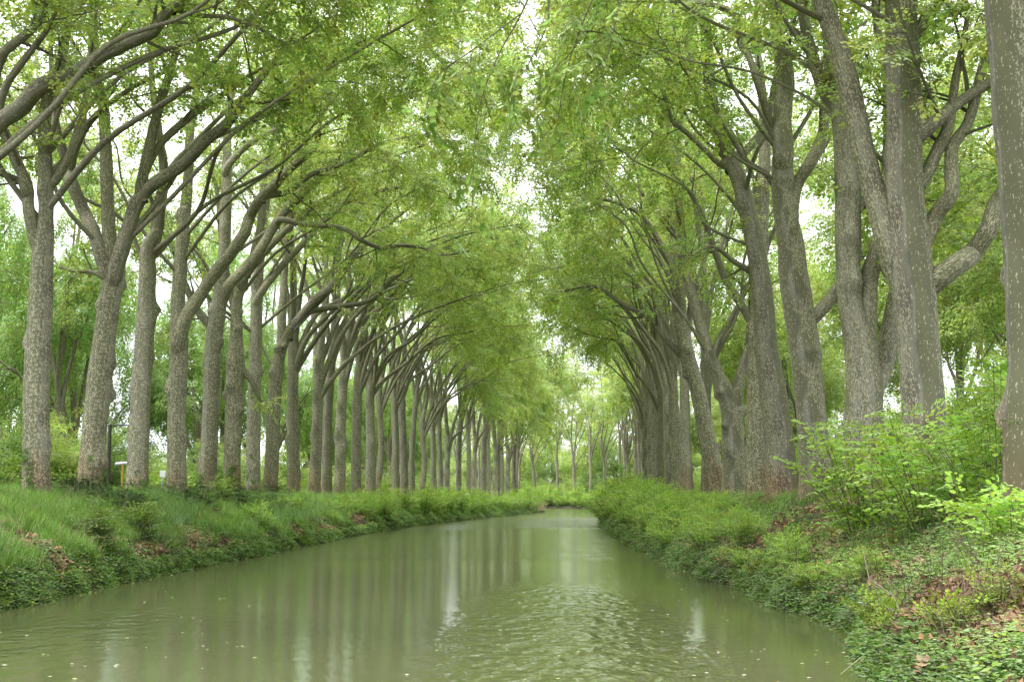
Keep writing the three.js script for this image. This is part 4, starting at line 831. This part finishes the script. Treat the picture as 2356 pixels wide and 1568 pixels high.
  // fallen leaves of last year
  const dl = new MB(), rd = rng(43); for (let k = 0; k < 11; k++) { const a = rd() * 6.28, R = 0.27 * Math.sqrt(rd()), b = 0.6 + 0.8 * rd(); addLeaf(dl, V(Math.cos(a) * R, 0.02 + 0.07 * rd(), Math.sin(a) * R), V(rd() - 0.5, (rd() - 0.4) * 0.8, rd() - 0.5), V((rd() - 0.5) * 1.6, 1, (rd() - 0.5) * 1.6), 0.055 + 0.055 * rd(), k % 3 ? leafOutline : leafOval, [b, b * (0.9 + 0.2 * rd()), b * (0.85 + 0.4 * rd())], 0.2 + 0.5 * rd()); }
  const DL = dl.build();
  m = scatter(14000, 58, (r) => { const d = nearBias(r, 11.3, 90), x = edgeR(d) + 0.3 + 5.5 * r(); return litter(x, d) > 0.47 - 0.1 * (r() - 0.5) || r() < 0.16 ? [x, d] : null; }, (r) => 0.8 + 0.5 * r(), 0.5);
  const brown = (n) => { const o = []; for (let i = 0; i < n; i++) { const b = 0.55 + 0.8 * rr(), y = rr(); o.push(new THREE.Color().setRGB(b, b * (0.85 + 0.25 * y), b * (0.65 + 0.4 * y))); } return o; };
  tag(instanced('fallen_leaves', DL, DEAD, m, brown(m.length), scene), 'pinkish brown fallen leaves lying on the right bank', 'fallen leaves');
  m = scatter(5500, 59, (r) => { const d = nearBias(r, 24, 150), x = edgeL(d) - 0.3 - 2.6 * r(); return litter(x, d) > 0.5 ? [x, d] : null; }, (r) => 0.8 + 0.5 * r(), 0.5);
  tag(instanced('fallen_leaves', DL, DEAD, m, brown(m.length), scene), 'brown fallen leaves caught on the left slope', 'fallen leaves'); scene.children[scene.children.length - 1].name = numbered('fallen_leaves');
  // dry stems
  const ds = new MB(), rs = rng(36); for (let k = 0; k < 5; k++) { const x = (rs() - 0.5) * 0.5, z = (rs() - 0.5) * 0.5, a = rs() * 6.28, l = 0.2 + 0.5 * rs(); ds.tube([V(x, 0, z), V(x + Math.cos(a) * l * 0.4, 0.3 + 0.2 * rs(), z + Math.sin(a) * l * 0.4), V(x + Math.cos(a) * l, 0.5 + 0.5 * rs(), z + Math.sin(a) * l)], [0.006, 0.005, 0.002], 3, { cap: false }); }
  m = scatter(240, 61, (r) => { const d = nearBias(r, 12, 70), x = edgeR(d) + 0.3 + 5 * r(); return [x, d]; }, (r) => 0.6 + 0.6 * r(), 0.5);
  tag(instanced('dry_stems', ds.build(), stdMat(0.13, 0.10, 0.06, 0.95), m, null, scene), 'thin dry brown stems among the plants of the right bank', 'dry stems');
  m = scatter(260, 62, (r) => { const d = nearBias(r, 26, 110), x = edgeL(d) - 0.4 - 3.5 * r(); return [x, d]; }, (r) => 0.5 + 0.6 * r(), 0.5);
  const dl2 = tag(instanced('dry_stems', ds.build(), stdMat(0.32, 0.26, 0.17, 0.95), m, null, scene), 'thin dry straw stems in the grass of the left bank', 'dry stems'); dl2.name = numbered('dry_stems'); 
  // cow parsley
  const cp = new MB(), rc = rng(33);
  for (let s = 0; s < 5; s++) { const x = (rc() - 0.5) * 0.3, z = (rc() - 0.5) * 0.3, h = 0.45 + 0.3 * rc(); cp.tube([V(x * 0.4, 0, z * 0.4), V(x, h, z)], [0.005, 0.003], 3, { tint: () => [0.35, 0.5, 0.2], cap: false }); for (let k = 0; k < 9; k++) { const a = rc() * 6.28, R = 0.09 * Math.sqrt(rc()), c = V(x + Math.cos(a) * R, h + 0.02 * rc(), z + Math.sin(a) * R); cp.fan(c, [0, 1, 2, 3, 4].map((j) => c.clone().add(V(Math.cos(j * 1.257) * 0.02, -0.004, Math.sin(j * 1.257) * 0.02))), V(0, 1, 0), [1, 1, 1], true); } }
  m = scatter(2200, 60, (r) => { const d = nearBias(r, 32, 110), x = edgeL(d) - (2.0 + 3.0 * r()); return noise2(x * 0.5, d * 0.25, 151) > 0.52 ? [x, d] : null; }, (r) => 0.8 + 0.5 * r());
  tag(instanced('cow_parsley', cp.build(), new THREE.MeshStandardMaterial({ color: new THREE.Color().setRGB(0.72, 0.74, 0.66), vertexColors: true, roughness: 0.9, side: THREE.DoubleSide }), m, null, scene), 'white cow parsley flowers in the grass at the left trunks', 'wildflowers');
  // petals and bits of leaf afloat
  const fl = new MB(), rf = rng(34); addLeaf(fl, V(0, 0, 0), V(1, 0, 0), V(0, 1, 0), 0.06, leafSimple, [1, 1, 1], 0.02);
  const fm = [], fc = [];
  for (let i = 0; i < 420; i++) { const d = nearBias(rf, 15, 110), x = lerp(edgeL(d) + 0.1, edgeR(d) - 0.1, rf()); if (noise2(x * 0.3, d * 0.15, 161) < 0.42) continue; fm.push(new THREE.Matrix4().compose(V(x, 0.012, -d), new THREE.Quaternion().setFromEuler(new THREE.Euler(0.05, rf() * 6.28, 0.05)), V(1, 1, 1).multiplyScalar(0.5 + 0.9 * rf()))); const k = rf(); fc.push(k < 0.5 ? new THREE.Color().setRGB(0.30, 0.34, 0.13) : k < 0.8 ? new THREE.Color().setRGB(0.42, 0.38, 0.29) : new THREE.Color().setRGB(0.2, 0.15, 0.06)); }
  tag(instanced('floating_petals', fl.build(), new THREE.MeshStandardMaterial({ roughness: 0.8, vertexColors: true, side: THREE.DoubleSide }), fm, fc, scene), 'pale petals and leaf bits floating on the canal', 'petals');
}

// ------------------------------------------------------------------ small things
const rod = (P, R, sides = 10) => { const m = new MB(); m.tube(P, R, sides); return m.build(); };
{ // lamp post
  const d = 60, top = at(253, 976, d), x = top.x, o = thing('lamp_post', V(x, ground(x, d), -d), 'dark brown lamp post with a flat arm, between the second and third trunks', 'lamp post'), h = top.y - o.position.y, m = stdMat(0.045, 0.035, 0.03);
  part('post', rod([V(0, -0.2, 0), V(0, 1, 0), V(0, h, 0)], [0.085, 0.08, 0.07], 10), m, o);
  part('arm', rod([V(0, h - 0.06, 0), V(0.35, h - 0.04, 0)], [0.035, 0.03], 8), m, o);
  const head = new THREE.CylinderGeometry(0.07, 0.05, 0.6, 10); head.rotateZ(Math.PI / 2); head.scale(1, 0.6, 1.6); head.translate(0.6, h - 0.03, 0);
  part('lamp_head', head, stdMat(0.05, 0.07, 0.10, 0.4), o);
}
{ // barrier with a yellow post
  const d = 61, p = at(282, 1068, d), o = thing('barrier', V(p.x, ground(p.x, d), -d), 'yellow post carrying a short white crossbar beside the third trunk', 'barrier'), h = p.y - o.position.y;
  part('post', rod([V(0, -0.2, 0), V(0, h, 0)], [0.05, 0.05], 10), stdMat(0.55, 0.33, 0.05), o);
  const bar = new THREE.CapsuleGeometry(0.07, 0.6, 4, 10); bar.rotateZ(Math.PI / 2 + 0.08); bar.translate(0, h + 0.05, 0);
  part('crossbar', bar, stdMat(0.75, 0.75, 0.78), o);
}
{ // white marker
  const d = 62, p = at(373, 1090, d), o = thing('marker_post', V(p.x, ground(p.x, d), -d), 'slim white post with a small white box on top, left of the fourth trunk', 'marker post'), h = p.y - o.position.y;
  part('post', rod([V(0, -0.2, 0), V(0, h, 0)], [0.035, 0.03], 8), stdMat(0.6, 0.65, 0.75), o);
  const sh = new THREE.Shape(); const a = 0.12, b = 0.14, q = 0.03; sh.moveTo(-a + q, -b); sh.lineTo(a - q, -b); sh.quadraticCurveTo(a, -b, a, -b + q); sh.lineTo(a, b - q); sh.quadraticCurveTo(a, b, a - q, b); sh.lineTo(-a + q, b); sh.quadraticCurveTo(-a, b, -a, b - q); sh.lineTo(-a, -b + q); sh.quadraticCurveTo(-a, -b, -a + q, -b);
  const g = new THREE.ExtrudeGeometry(sh, { depth: 0.1, bevelEnabled: true, bevelSize: 0.015, bevelThickness: 0.015, bevelSegments: 2 }); g.translate(0.03, h, -0.05);
  part('box', g, stdMat(0.78, 0.79, 0.8), o);
}
{ // the bare pole and sticks on the right bank
  const P = (px, py, d) => at(px, py, d);
  const a = P(1975, 1385, 20.6), b = P(2045, 1450, 19.6), c = P(2080, 1515, 18.4), e = P(2098, 1538, 18.0);
  const o = thing('dead_branch', V(e.x, ground(e.x, 18), -18), 'bare grey dead branch slanting across the ivy above the water', 'branch'), L = (v) => v.clone().sub(o.position);
  const lift = (v, d, k) => { const w = v.clone(); w.y = Math.max(w.y, ground(w.x, -w.z) + k); return w; };
  part('stick', rod([L(lift(e, 18, 0.05)), L(lift(c, 18.4, 0.12)), L(lift(b, 19.6, 0.3)), L(lift(a, 20.6, 0.42))], [0.034, 0.03, 0.02, 0.008], 8), stdMat(0.33, 0.31, 0.29, 0.9), o);
  part('side_twig', rod([L(lift(c, 18.4, 0.12)), L(lift(P(2060, 1430, 19.4), 19.4, 0.4)), L(lift(P(2000, 1330, 20.4), 20.4, 0.55)), L(lift(P(1985, 1260, 21), 21, 0.8))], [0.014, 0.01, 0.008, 0.004], 6), stdMat(0.18, 0.15, 0.11, 0.9), o);
  const s0 = P(2040, 1508, 18.6), s1 = P(1935, 1562, 17.6);
  s1.y = Math.max(s1.y, 0.03);
  const q = thing('dry_stalk', V(s0.x, ground(s0.x, 18.6), -18.6), 'pale dry stalk leaning out over the water at the lower right', 'stalk'), M = (v) => v.clone().sub(q.position);
  part('stalk', rod([M(lift(s0, 18.6, 0.25)), M(V((s0.x + s1.x) / 2, (s0.y + s1.y) / 2 + 0.12, (s0.z + s1.z) / 2)), M(s1)], [0.012, 0.009, 0.004], 6), stdMat(0.35, 0.31, 0.2, 0.9), q);
  const r = rng(61), y = thing('brushwood', V(0, 0, 0), 'tangle of dry brown twigs on the slope near the bottom right corner', 'brushwood'), bx = at(2250, 1500, 16.2), mb = new MB();
  y.position.set(bx.x, ground(bx.x, 16.2), -16.2);
  for (let i = 0; i < 60; i++) { const a0 = r() * 6.28, R = 0.1 + 0.5 * r(), p0 = V(Math.cos(a0) * R, 0.02, Math.sin(a0) * R), p2 = V(Math.cos(a0 + 2 + r()) * R, 0.02 + 0.12 * r(), Math.sin(a0 + 2 + r()) * R), p1 = V((p0.x + p2.x) / 2, 0.2 + 0.35 * r(), (p0.z + p2.z) / 2); const s = spline([[p0, 0.007], [p1, 0.006], [p2, 0.003]], 4); mb.tube(s.P, s.R, 3, { tint: () => [1, 1, 1], cap: false }); }
  const tw = part('twigs', mb.build(), stdMat(0.23, 0.15, 0.10, 0.95), y); tw.userData.kind = 'stuff';
}
{ // saplings and dry reeds on the left bank
  const S = [[385, 1180, 36, 'dark green sapling on the left slope before the fourth trunk', 0.9, 1.0], [482, 1170, 40, 'drooping young sapling on the left slope before the fifth trunk', 0.8, 1.1], [510, 1110, 58, 'pale green sprouts at the foot of the sixth left trunk', 0.9, 1.3], [640, 1130, 56, 'bright leafy sprout on the left bank before the eighth trunk', 1.0, 1.2]];
  let sap;
  S.forEach(([px, py, d, label, w, h], i) => { const x = Math.min(at(px, py, d).x, edgeL(d) - 0.9); shrub('sapling', onBank(x, d), { seed: 860 + i, w, h: i < 2 ? h * 1.25 : h, stems: i < 2 ? 16 : 12, per: 11, leaf: i < 2 ? (sap ??= leafMat(0.19, 0.30, 0.03, 0.45)) : LEAF_SHRUB, tone: 0.9 + 0.12 * i, label, category: 'sapling' }); });
  const d = 187, r = rng(66), o = thing('reed_clump', onBank(edgeL(d) - 0.4, d), 'pale pinkish dry reeds at the tip of the left bank by the bend', 'reeds'), mb = new MB();
for (let i = 0; i < 150; i++) { const a = r() * 6.28, R = 0.3 + Math.sqrt(r()), x = Math.cos(a) * R * 1.0, z = Math.sin(a) * R * 1.4, h = (1.1 + 1.1 * r()) * (1.1 - 0.35 * R), k = 0.75 + 0.5 * r(), lx = Math.cos(a) * (0.3 + 0.9 * r()) * R, lz = Math.sin(a) * 0.8 * r(), c = [k, k * (0.84 + 0.1 * r()), k * 0.78]; const w = 0.016; mb.tri(V(x - w, 0, z), V(x + w, 0, z), V(x + lx * 0.5, h * 0.8, z + lz * 0.5), V(0, 0.7, 0.7), c); mb.tri(V(x + lx * 0.3 - w, h * 0.55, z + lz * 0.3), V(x + lx * 0.3 + w, h * 0.55, z + lz * 0.3), V(x + lx, h * (1 - 0.15 * r()), z + lz), V(0, 0.7, 0.7), c); }
  const st = part('reeds', mb.build(), new THREE.MeshPhysicalMaterial({ color: new THREE.Color().setRGB(0.36, 0.35, 0.2), vertexColors: true, side: THREE.DoubleSide, roughness: 1, transmission: 0.3, thickness: 0 }), o); st.userData.kind = 'stuff';
}
{ // a walker on the far towpath
  const d = 150, p = at(1076, 1150, d), x = p.x, y = ground(x, d), o = thing('person', V(x, y, -d), 'tiny figure in a pale shirt and dark trousers on the far left towpath', 'person');
  const field = (bones, res, box, iso = 0) => { // union of tapered capsules, meshed
    const mc = new MarchingCubes(res, new THREE.MeshStandardMaterial(), false, false, 60000); mc.isolation = 0;
    const sd = (q, a, b, ra, rb) => { const ab = b.clone().sub(a), t = clamp(q.clone().sub(a).dot(ab) / ab.lengthSq()); return q.distanceTo(a.clone().addScaledVector(ab, t)) - lerp(ra, rb, t); };
    for (let k = 0; k < res; k++) for (let j = 0; j < res; j++) for (let i = 0; i < res; i++) {
      const q = V((i / res * 2 - 1) * box.s.x + box.c.x, (j / res * 2 - 1) * box.s.y + box.c.y, (k / res * 2 - 1) * box.s.z + box.c.z);
      let dmin = 9; for (const [a, b, ra, rb] of bones) { const dd = sd(q, a, b, ra, rb), kk = 0.03, h = clamp(0.5 + 0.5 * (dmin - dd) / kk); dmin = lerp(dmin, dd, h) - kk * h * (1 - h); }
      mc.field[i + j * res + k * res * res] = -dmin;
    }
    mc.update();
    const n = mc.count ?? mc.geometry.drawRange.count, g = new THREE.BufferGeometry(), pos = new Float32Array(n * 3), nor = new Float32Array(n * 3);
    for (let i = 0; i < n; i++) { pos[i * 3] = mc.positionArray[i * 3] * box.s.x + box.c.x; pos[i * 3 + 1] = mc.positionArray[i * 3 + 1] * box.s.y + box.c.y; pos[i * 3 + 2] = mc.positionArray[i * 3 + 2] * box.s.z + box.c.z; for (let c = 0; c < 3; c++) nor[i * 3 + c] = mc.normalArray[i * 3 + c]; }
    g.setAttribute('position', new THREE.BufferAttribute(pos, 3)); g.computeVertexNormals(); return g;
  };
  const box = { c: V(0, 0.88, 0), s: V(0.5, 0.98, 0.5) };
  const skin = [[V(0, 1.62, 0), V(0, 1.66, 0.02), 0.095, 0.09], [V(0, 1.42, 0), V(0, 1.6, 0), 0.055, 0.055], [V(-0.22, 1.36, 0), V(-0.27, 1.1, 0.03), 0.05, 0.042], [V(-0.27, 1.1, 0.03), V(-0.2, 0.95, 0.2), 0.042, 0.034], [V(0.22, 1.36, 0), V(0.27, 1.1, 0.03), 0.05, 0.042], [V(0.27, 1.1, 0.03), V(0.22, 0.93, 0.18), 0.042, 0.034], [V(0, 0.95, 0), V(0, 1.38, 0), 0.13, 0.14],
    [V(-0.1, 0.9, 0), V(-0.11, 0.48, 0.06), 0.085, 0.06], [V(-0.11, 0.48, 0.06), V(-0.11, 0.08, -0.04), 0.058, 0.04], [V(-0.11, 0.05, -0.04), V(-0.11, 0.04, 0.14), 0.04, 0.03], [V(0.1, 0.9, 0), V(0.11, 0.48, -0.02), 0.085, 0.06], [V(0.11, 0.48, -0.02), V(0.11, 0.08, -0.16), 0.058, 0.04], [V(0.11, 0.05, -0.16), V(0.11, 0.04, 0.02), 0.04, 0.03]];
  const body = part('body', field(skin, 56, box), stdMat(0.5, 0.32, 0.25), o);
  part('shirt', field([[V(0, 0.96, 0), V(0, 1.36, 0), 0.155, 0.165], [V(-0.1, 1.38, 0), V(0.1, 1.38, 0), 0.1, 0.1], [V(-0.2, 1.37, 0), V(-0.26, 1.18, 0.02), 0.075, 0.065], [V(0.2, 1.37, 0), V(0.26, 1.18, 0.02), 0.075, 0.065]], 56, box), stdMat(0.62, 0.64, 0.72), o);
  part('trousers', field([[V(-0.05, 0.93, 0), V(0.05, 0.93, 0), 0.145, 0.145], [V(-0.1, 0.88, 0), V(-0.11, 0.48, 0.06), 0.105, 0.08], [V(-0.11, 0.48, 0.06), V(-0.11, 0.12, -0.04), 0.08, 0.065], [V(0.1, 0.88, 0), V(0.11, 0.48, -0.02), 0.105, 0.08], [V(0.11, 0.48, -0.02), V(0.11, 0.12, -0.15), 0.08, 0.065]], 56, box), stdMat(0.05, 0.06, 0.09), o);
  const hair = new THREE.SphereGeometry(0.1, 14, 10, 0, Math.PI * 2, 0, 1.7); hair.translate(0, 1.68, -0.01); part('hair', hair, stdMat(0.09, 0.055, 0.035, 0.9), o);
}
renderer.render(scene, camera);
